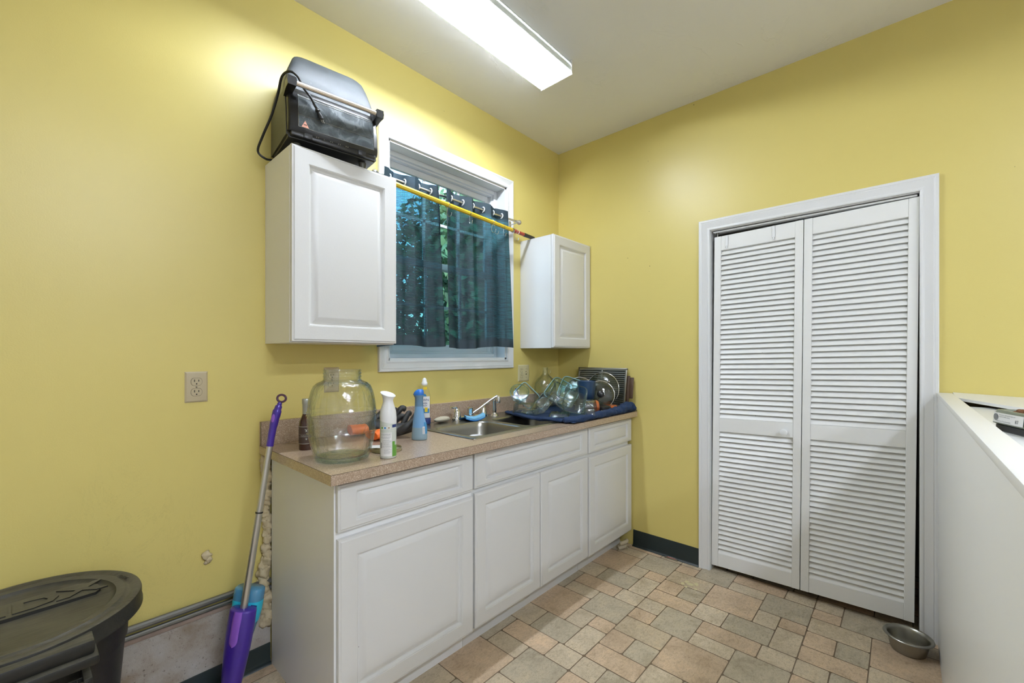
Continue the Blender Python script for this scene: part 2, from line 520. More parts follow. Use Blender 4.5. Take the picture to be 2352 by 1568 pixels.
# ------------------------------------------------------------------ mesh building
class MB:
    def __init__(s):
        s.v, s.f, s.m = [], [], []
        s.mats = []
        s.cur = 0

    def use(s, key):
        if key not in s.mats:
            s.mats.append(key)
        s.cur = s.mats.index(key)
        return s

    def add(s, vs, fs, T=None):
        o = len(s.v)
        for p in vs:
            p = Vector(p)
            s.v.append(T @ p if T else p)
        for f in fs:
            s.f.append([i + o for i in f])
            s.m.append(s.cur)
        return s

    def box(s, a, b, bev=0, T=None, seg=2):
        lo = [min(a[i], b[i]) for i in range(3)]
        hi = [max(a[i], b[i]) for i in range(3)]
        bm = bmesh.new()
        bmesh.ops.create_cube(bm, size=1)
        for v in bm.verts:
            v.co = Vector([(lo[i] + hi[i]) / 2 + v.co[i] * (hi[i] - lo[i]) for i in range(3)])
        if bev:
            bmesh.ops.bevel(bm, geom=bm.edges[:], offset=bev, segments=seg, profile=.5, affect='EDGES')
        bm.verts.index_update()
        s.add([v.co.copy() for v in bm.verts], [[v.index for v in f.verts] for f in bm.faces], T)
        bm.free()
        return s

    def loft(s, rings, cap0=True, cap1=True, closed=True, T=None, loop=False):
        n = len(rings[0])
        vs = [p for r in rings for p in r]
        fs = []
        R = len(rings)
        for i in range(R if loop else R - 1):
            for j in range(n if closed else n - 1):
                a, b = i * n + j, i * n + (j + 1) % n
                c, d = ((i + 1) % R) * n + (j + 1) % n, ((i + 1) % R) * n + j
                fs.append([a, b, c, d])
        if cap0:
            fs.append(list(range(n))[::-1])
        if cap1:
            fs.append([(R - 1) * n + j for j in range(n)])
        return s.add(vs, fs, T)

    def lathe(s, prof, seg=32, T=None, c=(0, 0), loop=False, mod=None):
        rings = []
        for i, (r, z) in enumerate(prof):
            ring = []
            for k in range(seg):
                a = 2 * PI * k / seg
                rr = max(r, 1e-5) * (mod(a, z) if mod else 1)
                ring.append((c[0] + rr * math.cos(a), c[1] + rr * math.sin(a), z))
            rings.append(ring)
        return s.loft(rings, not loop, not loop, T=T, loop=loop)

    def tube(s, pts, r, seg=10, T=None, caps=True, flat=1.0):
        pts = [Vector(p) for p in pts]
        rs = r if isinstance(r, (list, tuple)) else [r] * len(pts)
        rings = []
        up = None
        for i, p in enumerate(pts):
            d = (pts[min(i + 1, len(pts) - 1)] - pts[max(i - 1, 0)]).normalized()
            if up is None:
                up = d.orthogonal().normalized()
            up = (up - d * up.dot(d))
            if up.length < 1e-6:
                up = d.orthogonal()
            up.normalize()
            q = d.cross(up)
            rings.append([p + (up * math.cos(2 * PI * k / seg) + q * math.sin(2 * PI * k / seg) * flat) * rs[i] for k in range(seg)])
        return s.loft(rings, caps, caps, T=T)

    def sphere(s, c, r, seg=16, rng=10, T=None, jit=0):
        rx, ry, rz = r if isinstance(r, (tuple, list)) else (r, r, r)
        rings = []
        for i in range(rng + 1):
            th = PI * i / rng
            rr = max(math.sin(th), 1e-3)
            rings.append([(c[0] + rx * rr * math.cos(2 * PI * k / seg) * (1 + random.uniform(-jit, jit)), c[1] + ry * rr * math.sin(2 * PI * k / seg) * (1 + random.uniform(-jit, jit)), c[2] - rz * math.cos(th)) for k in range(seg)])
        return s.loft(rings, T=T)

    def grid(s, pts, T=None):
        R, n = len(pts), len(pts[0])
        vs = [p for r in pts for p in r]
        fs = [[i * n + j, i * n + j + 1, (i + 1) * n + j + 1, (i + 1) * n + j] for i in range(R - 1) for j in range(n - 1)]
        return s.add(vs, fs, T)

    def build(s, name, mat=None, parent=None, smooth=35, world=True):
        """parent given and world=True: coordinates are world ones, moved into the (unrotated) parent's frame."""
        me = bpy.data.meshes.new(name)
        vs = s.v
        if parent is not None and world:
            off = ORI.get(parent.name, Vector((0, 0, 0)))
            vs = [p - off for p in vs]
        me.from_pydata([tuple(p) for p in vs], [], s.f)
        keys = s.mats or [mat]
        for k in keys:
            me.materials.append(M[k])
        if s.mats:
            me.polygons.foreach_set('material_index', s.m)
        bm = bmesh.new()
        bm.from_mesh(me)
        bmesh.ops.recalc_face_normals(bm, faces=bm.faces[:])
        bm.to_mesh(me)
        bm.free()
        if smooth:
            me.polygons.foreach_set('use_smooth', [True] * len(me.polygons))
            me.set_sharp_from_angle(angle=math.radians(smooth))
        me.update()
        o = bpy.data.objects.new(name, me)
        COL.objects.link(o)
        if parent is not None:
            o.parent = parent
            ORI[o.name] = ORI.get(parent.name, Vector((0, 0, 0)))
        return o


ORI = {}


def thing(name, label, cat, loc=(0, 0, 0), rot=None, group=None):
    o = bpy.data.objects.new(name, None)
    COL.objects.link(o)
    o.location = loc
    o.empty_display_size = .05
    if rot:
        o.rotation_euler = rot
    o['label'] = label
    o['category'] = cat
    if group:
        o['group'] = group
    ORI[o.name] = Vector(loc)
    return o


def tag(o, label, cat, group=None, kind=None):
    o['label'] = label
    o['category'] = cat
    if group:
        o['group'] = group
    if kind:
        o['kind'] = kind
    return o


def struct(o):
    o['kind'] = 'structure'
    return o


def copy_tree(o, parent=None):
    c = o.copy()
    COL.objects.link(c)
    c.parent = parent
    for ch in list(o.children):
        copy_tree(ch, c)
    return c


def bend(pts, n=6):
    """smooth Catmull-Rom through pts"""
    P = [Vector(p) for p in pts]
    out = []
    for i in range(len(P) - 1):
        p0, p1, p2, p3 = P[max(i - 1, 0)], P[i], P[i + 1], P[min(i + 2, len(P) - 1)]
        for k in range(n):
            t = k / n
            out.append(.5 * ((2 * p1) + (-p0 + p2) * t + (2 * p0 - 5 * p1 + 4 * p2 - p3) * t * t + (-p0 + 3 * p1 - 3 * p2 + p3) * t ** 3))
    out.append(P[-1])
    return out


def rrect(w, d, r, n=5, z=0, c=(0, 0)):
    pts = []
    r = min(r, w / 2 - 1e-4, d / 2 - 1e-4)
    for cx, cy, a0 in ((w / 2 - r, d / 2 - r, 0), (-w / 2 + r, d / 2 - r, PI / 2), (-w / 2 + r, -d / 2 + r, PI), (w / 2 - r, -d / 2 + r, 1.5 * PI)):
        for k in range(n + 1):
            a = a0 + PI / 2 * k / n
            pts.append((c[0] + cx + r * math.cos(a), c[1] + cy + r * math.sin(a), z))
    return pts


def text_mesh(body, size, align='CENTER', ext=0.0, bold=0.0):
    cu = bpy.data.curves.new('t', 'FONT')
    cu.body = body
    cu.size = size
    cu.align_x = align
    cu.extrude = ext
    cu.offset = bold
    cu.resolution_u = 2
    ob = bpy.data.objects.new('t', cu)
    COL.objects.link(ob)
    dg = bpy.context.evaluated_depsgraph_get()
    me = bpy.data.meshes.new_from_object(ob.evaluated_get(dg))
    vs = [v.co.copy() for v in me.vertices]
    fs = [list(p.vertices) for p in me.polygons]
    bpy.data.objects.remove(ob)
    bpy.data.curves.remove(cu)
    bpy.data.meshes.remove(me)
    return vs, fs


# wall frames: (u along the wall, v up, w out into the room)
def LW(u, v, w_):
    return Vector((u, -w_, v))          # window wall, plane y = 0


def RW(u, v, w_):
    return Vector((-w_, u, v))          # closet wall, plane x = 0


def rect_loft(mb, F, u0, u1, v0, v1, prof):
    """nested rectangles; prof = [(inset_u, inset_v, w)]"""
    rings = []
    for iu, iv, w_ in prof:
        rings.append([F(u0 + iu, v0 + iv, w_), F(u1 - iu, v0 + iv, w_), F(u1 - iu, v1 - iv, w_), F(u0 + iu, v1 - iv, w_)])
    return mb.loft(rings)


def panel_prof(w0, w1, fu, fv, gu, gv):
    t = w1
    return [(0, 0, w0), (0, 0, t - .007), (.0015, .0015, t - .004), (.006, .006, t - .0035), (.009, .009, t - .0005), (.010, .010, t),
            (fu, fv, t), (fu + .001, fv + .001, t - .0015), (fu + .004, fv + .004, t - .0020), (fu + gu * .25, fv + gv * .25, t - .0105),
            (fu + gu * .36, fv + gv * .36, t - .0110), (fu + gu * .9, fv + gv * .9, t - .0012), (fu + gu, fv + gv, t - .0005)]


# ------------------------------------------------------------------ room shell
CEIL = 2.81
XW, YW = -4.6, -5.6                       # far walls behind the camera


def slab(name, a, b, mat):
    return struct(MB().box(a, b).build(name, mat, smooth=0))


# window wall with its opening
WX0, WX1, WZ0, WZ1 = -1.474, -.588, 1.243, 2.384
mb = MB()
for a, b in (((XW, 0, 0), (WX0, .16, CEIL)), ((WX1, 0, 0), (.12, .16, CEIL)), ((WX0, 0, 0), (WX1, .16, WZ0)), ((WX0, 0, WZ1), (WX1, .16, CEIL))):
    mb.box(a, b)
struct(mb.build('wall_left', 'yellow', smooth=0))
DY0, DY1, DZ = -1.108, -2.006, 2.008      # closet opening
mb = MB()
for a, b in (((0, 0, 0), (.12, DY0, CEIL)), ((0, DY1, 0), (.12, YW, CEIL)), ((0, DY0, DZ), (.12, DY1, CEIL))):
    mb.box(a, b)
struct(mb.build('wall_right', 'yellow', smooth=0))
slab('wall_rear', (XW, YW - .1, 0), (.12, YW, CEIL), 'trim')
slab('wall_far_left', (XW - .1, YW - .1, 0), (XW, .16, CEIL), 'trim')
slab('ceiling', (XW - .1, YW - .1, CEIL), (.12, .16, CEIL + .08), 'ceiling')
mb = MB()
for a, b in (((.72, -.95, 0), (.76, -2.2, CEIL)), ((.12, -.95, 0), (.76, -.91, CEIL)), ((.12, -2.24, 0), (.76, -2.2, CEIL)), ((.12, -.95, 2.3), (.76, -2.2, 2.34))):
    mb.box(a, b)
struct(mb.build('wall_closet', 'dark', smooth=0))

# floor: one vinyl sheet, printed with a repeating ten-stone pattern
PX, PY, X0, Y0, GR = .590, .666, -.150, -.955, .0045
G, T_, O_, C_ = (.50, .435, .325), (.565, .465, .33), (.61, .465, .325), (.60, .505, .37)
TILES = [(0, .135, 0, .226, T_), (.135, .267, 0, .113, O_), (.135, .267, .113, .226, G), (.267, .382, 0, .226, O_), (.382, .495, 0, .113, C_),
         (.495, .59, 0, .113, O_), (.382, .59, .113, .290, G), (0, .235, .226, .462, O_), (.235, .382, .226, .364, C_), (.235, .382, .364, .560, G),
         (.382, .495, .290, .538, O_), (.495, .59, .290, .462, C_), (.495, .69, .462, .666, G), (.100, .235, .462, .560, C_), (.100, .193, .560, .666, O_),
         (.193, .382, .560, .666, C_), (.382, .495, .538, .666, C_)]
mb = MB()
mb.use('grout').box((XW - .1, YW - .1, -.06), (.76, .16, -.0006))
mb.use('floor')
tints = []
ngr = len(mb.f)
rnd = random.Random(3)
for i in range(-2, 9):
    for j in range(-2, 8):
        for a0, a1, b0, b1, tc in TILES:
            x1, x0 = X0 - i * PX - a0 - GR / 2, X0 - i * PX - a1 + GR / 2
            y1, y0 = Y0 - j * PY - b0 - GR / 2, Y0 - j * PY - b1 + GR / 2
            x0, x1 = max(x0, XW), min(x1, .70)
            y0, y1 = max(y0, YW), min(y1, 0)
            if x1 - x0 < .01 or y1 - y0 < .01:
                continue
            c = .006
            ring = [(x0 + c, y0), (x1 - c, y0), (x1, y0 + c), (x1, y1 - c), (x1 - c, y1), (x0 + c, y1), (x0, y1 - c), (x0, y0 + c)]
            wob = [(px + rnd.uniform(-.0008, .0008), py + rnd.uniform(-.0008, .0008), 0) for px, py in ring]
            mb.add(wob, [list(range(8))])
            k = rnd.uniform(.93, 1.06)
            tints.append(tuple(q * k for q in tc))
fl = mb.build('floor', smooth=0)
ca = fl.data.color_attributes.new('tint', 'FLOAT_COLOR', 'CORNER')
for p in fl.data.polygons:
    col = tints[p.index - ngr] if p.index >= ngr else (.1, .1, .1)
    for li in p.loop_indices:
        ca.data[li].color = (*col, 1)
struct(fl)

# concrete band under the plaster, metal strip, cove base
mb = MB()
mb.box((XW, -.012, .0), (-2.028, 0, .300))
struct(mb.build('trim_1', 'concrete', smooth=0))
mb = MB()
mb.use('strip')
mb.tube([(XW, -.013, .342), (-2.028, -.013, .338)], .012, 10)
mb.tube([(XW, -.017, .318), (-2.028, -.017, .312)], .009, 10)
mb.use('raw').box((XW, -.016, .286), (-2.028, 0, .304), .003)
struct(mb.build('trim_2'))


def cove(name, F, u0, u1, h):
    pr = [(0, 0), (.022, 0), (.020, .004), (.010, .010), (.006, .022), (.0045, h - .004), (.003, h), (0, h)]
    mb = MB()
    mb.loft([[F(u, z, w_ + (.012 if F is LW else 0)) for w_, z in pr] for u in (u0, u1)])
    return struct(mb.build(name, 'cove'))


cove('baseboard_left', LW, XW, -2.030, .082)
cove('baseboard_right', RW, -.62, -1.047, .105)
cove('baseboard_corner', RW, -2.16, YW, .105)


# mitred casing: prof = [(distance out from the opening, protrusion)]
def casing_ring(F, u0, u1, v0, v1, prof, three_sided=False):
    mb = MB()
    path = []
    for o, w_ in prof:
        if three_sided:
            path.append([F(u0 - o, v0, w_), F(u0 - o, v1 + o, w_), F(u1 + o, v1 + o, w_), F(u1 + o, v0, w_)])
        else:
            path.append([F(u0 - o, v0 - o, w_), F(u0 - o, v1 + o, w_), F(u1 + o, v1 + o, w_), F(u1 + o, v0 - o, w_)])
    # profile rings at each mitre corner
    rings = [[path[k][i] for k in range(len(prof))] for i in range(4)]
    return mb.loft(rings, three_sided, three_sided, loop=not three_sided)


CAS = [(0, 0), (0, .011), (.004, .013), (.010, .0125), (.013, .010), (.018, .0105), (.034, .0165), (.040, .0185), (.043, .0165), (.046, .0185), (.054, .0185), (.057, .016), (.057, 0)]
root = thing('window_1', 'white framed window above the sink', 'window')
del root['label'], root['category']
root['kind'] = 'structure'
casing_ring(LW, WX0, WX1, WZ0, WZ1, CAS).build('casing', 'trim', root, 25)
mb = MB()                                  # jamb liner
for a, b in (((WX0, .0, WZ0), (WX0 + .012, .16, WZ1)), ((WX1 - .012, 0, WZ0), (WX1, .16, WZ1)), ((WX0, 0, WZ0), (WX1, .16, WZ0 + .012)), ((WX0, 0, WZ1 - .012), (WX1, .16, WZ1))):
    mb.box(a, b)
mb.build('jamb', 'trim', root, 0)


def frame_box(mb, x0, x1, z0, z1, y0, y1, t, bt=None):
    bt = bt or t
    mb.box((x0, y0, z0), (x0 + t, y1, z1), .002)
    mb.box((x1 - t, y0, z0), (x1, y1, z1), .002)
    mb.box((x0 + t, y0, z0), (x1 - t, y1, z0 + bt), .002)
    mb.box((x0 + t, y0, z1 - t), (x1 - t, y1, z1), .002)


mb = MB()
frame_box(mb, WX0 + .012, WX1 - .012, WZ0 + .012, WZ1 - .012, .075, .135, .026)
frame_box(mb, WX0 + .038, WX1 - .038, WZ0 + .038, WZ1 - .038, .088, .135, .012)
mb.build('window_frame', 'vinylw', root)
ZM = 1.80
for nm, z0, z1, y0 in (('upper_sash', ZM - .02, WZ1 - .05, .112), ('lower_sash', WZ0 + .05, ZM + .02, .094)):
    mb = MB()
    x0, x1 = WX0 + .05, WX1 - .05
    frame_box(mb, x0, x1, z0, z1, y0, y0 + .022, .036, .04)
    for k in (1, 2):
        xm = x0 + (x1 - x0) * k / 3
        mb.box((xm - .008, y0 + .006, z0 + .04), (xm + .008, y0 + .016, z1 - .036))
    zm = (z0 + z1) / 2
    mb.box((x0 + .036, y0 + .006, zm - .008), (x1 - .036, y0 + .016, zm + .008))
    sh = mb.build(nm, 'vinylw', root)
    MB().box((x0 + .03, y0 + .009, z0 + .03), (x1 - .03, y0 + .013, z1 - .03)).build('pane', 'pane', sh, 0)

# closet casing, jamb, track and doors
dr = thing('door_1', 'x', 'door')
del dr['label'], dr['category']
dr['kind'] = 'structure'
mb = casing_ring(RW, DY1, DY0, 0, DZ, [(o * 1.07, w_) for o, w_ in CAS], True)
mb.build('casing', 'trim', dr, 25)
mb = MB()
mb.box((-.002, DY0, 0), (.12, DY0 - .003, DZ))
mb.box((-.002, DY1 + .0015, 0), (.12, DY1, DZ))
mb.box((-.002, DY0, DZ - .004), (.12, DY1, DZ))
mb.build('jamb', 'trim', dr, 0)
mb = MB()
mb.box((.012, DY0 - .014, DZ - .016), (.015, DY1 + .008, DZ - .004))
mb.box((.040, DY0 - .014, DZ - .016), (.043, DY1 + .008, DZ - .004))
mb.box((.012, DY0 - .014, DZ - .007), (.043, DY1 + .008, DZ - .004))
mb.build('track', 'trim', dr, 0)


def louver_leaf(name, y0, y1, zb, label):
    """y0 > y1; the leaf hangs out of square: rises to the right and leans"""
    W_, H_ = y0 - y1, 1.937
    top, mid0, mid1, bot = H_ - .083, .793, .872, .076
    st, X0_, TH = .036, .010, .028

    def sh(p):
        u, v, d = p                         # u from the left edge, v up, d depth behind the face
        return Vector((X0_ + d, y0 - u - .009 * v + 0.0, zb + v + .026 * u))
    root_ = bpy.data.objects.new(name, None)
    COL.objects.link(root_)
    root_.parent = dr

    def bx(mb, a, b, bev=.0015):
        t = MB().box(a, b, bev, seg=1)
        mb.add([sh(p) for p in t.v], t.f)
    mb = MB()
    bx(mb, (0, 0, 0), (st, H_, TH))
    mb.build('stile', 'louver', root_, 30)
    mb = MB()
    bx(mb, (W_ - st, 0, 0), (W_, H_, TH))
    mb.build('stile', 'louver', root_, 30)
    for a, b in ((top, H_), (mid0, mid1), (0, bot)):
        mb = MB()
        bx(mb, (st, a, .003), (W_ - st, b, TH - .003), .0012)
        mb.build('rail', 'louver', root_, 30)
    for a, b in ((mid1, top), (bot, mid0)):
        mb = MB()
        n = round((b - a) / .0288)
        p = (b - a) / n
        for k in range(n):
            z0 = a + p * k
            # each slat runs from high at the back to low at the front
            cs = [(z0 + p * 1.14, .0215), (z0 + p * 1.10, .0255), (z0 + .0002, .0078), (z0 + .0008, .0036), (z0 + .0016, .0030)]
            cs = [(min(v, b - .0002), d) for v, d in cs]
            mb.loft([[sh((u, v, d)) for v, d in cs] for u in (st - .002, W_ - st + .002)])
        mb.build('louvers', 'louver', root_, 16)
    return root_


dl = louver_leaf('left_leaf', -1.1115, -1.5495, .029, '')
drr = louver_leaf('right_leaf', -1.553, -1.988, .0405, '')
mb = MB()
kp = Vector((.0, -1.486, .863))
prof = [(.0, .034), (.012, .034), (.018, .031), (.0185, .026), (.016, .022), (.010, .018), (.008, .008), (.011, .002), (.011, -.012)]
mb.lathe([(r, z) for r, z in prof[::-1]], 20, T=Matrix.Translation(kp) @ Matrix.Rotation(-PI / 2, 4, 'Y'))
mb.build('door_knob', 'white', dl)
mb = MB()
mb.tube([(.022, -1.143, 1.955), (.022, -1.143, 2.002)], .003, 8)
mb.lathe([(.009, 1.990), (.009, 1.996)], 12, c=(.022, -1.143))
mb.build('pivot_pin', 'steel', dl)
mb = MB()
mb.tube([(.022, -1.988, 1.978), (.022, -1.988, 2.002)], .003, 8)
mb.lathe([(.010, 1.992), (.010, 1.997)], 12, c=(.022, -1.988))
mb.build('pivot_pin', 'steel', drr)

# ------------------------------------------------------------------ half-height white box on the right
HZ = 1.106
hb = thing('white_plywood_box', 'white painted waist-high box enclosure at the right with a flat capped edge', 'box', (-1.1, -2.3, 0))
MB().box((-2.25, -2.105, 0), (-.003, -2.062, HZ - .018), .001).build('front_panel', 'wboard', hb)
MB().box((-2.25, -2.108, HZ - .018), (-.003, -2.060, HZ), .0025).build('cap', 'wboard', hb)
mb = MB()
mb.box((-2.25, -2.98, 0), (-.003, -2.94, HZ), .002)
mb.box((-2.25, -2.94, 0), (-2.21, -2.105, HZ), .002)
mb.build('rear_panel', 'wboard', hb)
mb = MB()                                   # ledge board along the wall, warped, with a skewed front edge
rows = []
for k in range(15):
    t = k / 14
    y = -2.1085 - .825 * t
    e = -.20 - min(1, t * 6) * .27 - .02 * t
    zz = 1.092 + .010 * max(0, 1 - t * 4)
    rows.append([(-.003, y, zz + .008), (e * .45, y, zz + .003), (e, y, zz - .001), (e, y, zz - .012), (-.003, y, zz - .012)])
mb.loft(rows, closed=True)
mb.build('ledge_board', 'wboard', hb)
MB().box((-2.205, -2.935, 1.057), (-.283, -2.110, 1.075), .002).build('lid_board', 'wboard', hb)
mb = MB()
mb.box((-2.205, -2.935, .02), (-.008, -2.110, .04))
mb.build('bottom_board', 'dark', hb)

# ------------------------------------------------------------------ ceiling light fixtures


def ceiling_light(name, x1, y0, label, length=1.24, rear=False):
    """wrap-around fluorescent fitting running along x; x1 right end, y0 side nearer the window wall"""
    xa, ya, yb = x1 - length, y0 - .205, y0
    t = thing(name, label, 'ceiling light', ((x1 + xa) / 2, (ya + yb) / 2, CEIL))
    MB().box((xa + .004, ya + .020, CEIL - .030), (x1 - .004, yb - .020, CEIL - .0005), .002).build('housing', 'white', t)
    mb = MB()
    pr = [(ya + .002, CEIL - .020), (ya, CEIL - .074), (ya + .004, CEIL - .079), (yb - .004, CEIL - .079), (yb, CEIL - .074), (yb - .002, CEIL - .020)]
    for key, k0, k1 in (('lens_side', 0, 2), ('lens', 1, 5), ('lens_side', 4, 6)):
        mb.use(key).grid([[(x, y, z) for y, z in pr[k0:k1]] for x in (xa + .004, x1 - .004)])
    mb.build('lens', None, t, 20)
    for x in (xa, x1 - .005):
        MB().box((x, ya - .001, CEIL - .081), (x + .005, yb + .001, CEIL - .003), .001).build('end_cap', 'white', t)
    for yy, mt in ((yb - .052, 'tube_fill' if rear else 'tube'), (ya + .052, 'tube_fill' if rear else 'tube_off')):
        MB().tube([(xa + .02, yy, CEIL - .050), (x1 - .02, yy, CEIL - .050)], .0125, 14).build('fluorescent_tube', mt, t)
    return t


ceiling_light('ceiling_light', -.808, -.476, 'long white wraparound fluorescent light glowing on the ceiling')
ceiling_light('ceiling_light', -1.75, -3.1, 'unseen white fluorescent fill light added in the rear part of the room', rear=True)  # out-of-view fitting added to fill the corner from behind the camera
ceiling_light('ceiling_light', -1.75, -4.6, 'second unseen white fluorescent fill light added in the rear part of the room', rear=True)  # another out-of-view fitting, added for more fill

# ------------------------------------------------------------------ wall cabinets
PAN = [(0, 0)]


def cab_door(F, name, parent, u0, u1, v0, v1, w0, w1, fu=.060, fv=.060, gu=.038, gv=.038):
    mb = MB()
    rect_loft(mb, F, u0, u1, v0, v1, panel_prof(w0, w1, fu, fv, gu, gv))
    return mb.build(name, 'cab', parent, 24)


def carcass(mb, x0, x1, y0, y1, z0, z1, t=.016, top=True):
    mb.box((x0, y0, z0), (x0 + t, y1, z1))
    mb.box((x1 - t, y0, z0), (x1, y1, z1))
    mb.box((x0 + t, y0, z0), (x1 - t, y1, z0 + t))
    if top:
        mb.box((x0 + t, y0, z1 - t), (x1 - t, y1, z1))
    mb.box((x0 + t, y1 - .006, z0 + t), (x1 - t, y1, z1 - (t if top else 0)))


UB, UT = 1.318, 2.055
c1 = thing('wall_cabinet', 'white raised-panel wall cabinet left of the window with a toaster oven on top', 'cabinet', (-1.82, -.14, UB))
mb = MB()
carcass(mb, -2.044, -1.602, -.262, -.001, UB, UT)
mb.build('body', 'side', c1, 20)
cab_door(LW, 'door', c1, -2.043, -1.600, UB + .004, UT + .002, .2635, .284)
c2 = thing('wall_cabinet', 'narrow white raised-panel wall cabinet in the corner right of the window', 'cabinet', (-.22, -.14, UB))
mb = MB()
carcass(mb, -.445, -.003, -.266, -.001, UB, UT)
mb.build('body', 'cab', c2, 20)
cab_door(LW, 'door', c2, -.443, -.004, UB + .004, UT + .002, .2675, .289)

# ------------------------------------------------------------------ base cabinets
BF = .592                                   # face frame plane


def base_cab(x0, x1, label):
    t = thing('base_cabinet', label, 'cabinet', ((x0 + x1) / 2, -.3, 0))
    mb = MB()
    carcass(mb, x0, x1, -BF + .0185, -.026, .094, .862, .016, False)
    # face frame
    mb.box((x0 - .0008, -BF, .0935), (x0 + .035, -BF + .018, .8625))
    mb.box((x1 - .035, -BF, .0935), (x1 + .0008, -BF + .018, .8625))
    for z0, z1 in ((.094, .120), (.670, .705), (.835, .862)):
        mb.box((x0 + .035, -BF, z0), (x1 - .035, -BF + .018, z1))
    # recessed plinth
    mb.box((x0, -.535, 0), (x1, -.519, .094))
    mb.box((x0, -.519, 0), (x0 + .016, -.026, .094))
    mb.build('body', 'side' if x0 < -2 else 'cab', t, 20)
    return t


b1 = base_cab(-2.028, -1.434, 'white base cabinet at the left end, one wide door below one drawer')
cab_door(LW, 'drawer', b1, -2.024, -1.4385, .697, .850, BF + .0015, BF + .021, .060, .026, .036, .026)
cab_door(LW, 'door', b1, -2.022, -1.4375, .102, .673, BF + .0015, BF + .021)
b2 = base_cab(-1.432, -.542, 'white double-door base cabinet under the sink with a wide false drawer front')
cab_door(LW, 'drawer_front', b2, -1.4275, -.5465, .702, .851, BF + .0015, BF + .020, .060, .026, .036, .026)
cab_door(LW, 'door', b2, -1.426, -.9865, .106, .682, BF + .0015, BF + .021, .055, .055)
cab_door(LW, 'door', b2, -.9815, -.5475, .106, .682, BF + .0015, BF + .021, .055, .055)
b3 = base_cab(-.540, -.030, 'white base cabinet at the right end by the yellow wall, narrow door and drawer')
cab_door(LW, 'drawer', b3, -.536, -.008, .700, .850, BF + .0015, BF + .020, .055, .026, .036, .026)
cab_door(LW, 'door', b3, -.5325, -.008, .102, .676, BF + .0015, BF + .021, .055, .055)
for z in (.625, .190):
    mb = MB()
    mb.box((-.007, -BF + .004, z - .020), (-.003, -BF - .012, z + .020), .001)
    mb.box((-.030, -BF + .004, z - .012), (-.004, -BF + .012, z + .012), .001)
    mb.tube([(-.0045, -BF - .006, z - .022), (-.0045, -BF - .006, z + .022)], .003, 8)
    mb.build('hinge', 'steel2', b3)

# ------------------------------------------------------------------ worktop, with the cut-out for the sink
CT, CB, CF, CL, CR = .900, .8655, -.653, -2.066, -.012
SX0, SX1, SY0, SY1 = -1.380, -.570, -.545, -.070
ct = thing('worktop', 'beige speckled laminate worktop with a low splashback along the yellow wall', 'countertop', (-1.04, -.33, CB))
mb = MB()
mb.box((CL, CF, CB), (SX0, -.001, CT), .0012, seg=1)
mb.box((SX1, CF, CB), (CR, -.001, CT), .0012, seg=1)
mb.box((SX0, CF, CB), (SX1, SY0, CT))
mb.box((SX0, SY1, CB), (SX1, -.001, CT))
mb.build('slab', 'laminate', ct, 20)
MB().box((CL, -.021, CT), (CR, -.0005, .998), .0012, seg=1).build('backsplash', 'laminate', ct, 20)
mb = MB()
mb.box((CL - .0005, CF - .0003, CT - .0006), (CR, CF + .0004, CT + .0002))
mb.box((CL - .0004, CF, CT - .0006), (CL + .0004, -.001, CT + .0002))
mb.box((CL - .0010, -.0215, CT), (CL + .0006, -.0195, .9985))
mb.build('edge_seam', 'slot', ct, 0)

# ------------------------------------------------------------------ sink
sk = thing('kitchen_sink', 'double-bowl stainless steel drop-in sink', 'sink', (-.975, -.31, CT))
RX0, RX1, RY0, RY1 = -1.394, -.556, -.560, -.045
B1 = (-1.362, -1.003, -.528, -.205)
B2 = (-.962, -.588, -.528, -.205)
mb = MB()
z0 = CT + .0035
for a, b in (((RX0, RY0), (RX1, B1[2])), ((RX0, B1[3]), (RX1, RY1)), ((RX0, B1[2]), (B1[0], B1[3])), ((B1[1], B1[2]), (B2[0], B1[3])), ((B2[1], B1[2]), (RX1, B1[3]))):
    mb.add([(a[0], a[1], z0), (b[0], a[1], z0), (b[0], b[1], z0), (a[0], b[1], z0)], [[0, 1, 2, 3]])
# outer raised bead
bead = []
for k, (ins, z) in enumerate(((-.002, CT + .0003), (-.001, CT + .003), (.003, CT + .0055), (.008, CT + .005), (.012, CT + .0034))):
    bead.append(rrect(RX1 - RX0 - 2 * ins, RY1 - RY0 - 2 * ins, .022, 6, z, ((RX0 + RX1) / 2, (RY0 + RY1) / 2)))
mb.loft(bead, False, False)
mb.build('deck', 'steel', sk, 30)


def bowl(b, depth, name):
    mb = MB()
    w_, d_ = b[1] - b[0], b[3] - b[2]
    c = ((b[0] + b[1]) / 2, (b[2] + b[3]) / 2)
    rings = [rrect(w_, d_, .0005, 6, z0, c), rrect(w_ - .004, d_ - .004, .055, 6, z0, c)]
    for ins, z, r in ((.004, z0 - .002, .055), (.007, z0 - .008, .055), (.010, z0 - .03, .056), (.020, z0 - depth + .03, .06), (.030, z0 - depth + .010, .06), (.050, z0 - depth, .06)):
        rings.append(rrect(w_ - 2 * ins, d_ - 2 * ins, r, 6, z, c))
    rings.append(rrect(.11, .11, .0549, 6, z0 - depth - .002, c))
    rings.append(rrect(.08, .08, .0399, 6, z0 - depth - .010, c))
    mb.loft(rings, False, True)
    o = mb.build(name, 'steel', sk, 40)
    m2 = MB()
    m2.lathe([(.030, z0 - depth - .009), (.030, z0 - depth - .006), (.006, z0 - depth - .004), (.005, z0 - depth + .004), (0, z0 - depth + .004)], 20, c=c)
    m2.build('strainer', 'chrome', o)
    return o


bowl(B1, .165, 'bowl')
bowl(B2, .165, 'bowl')

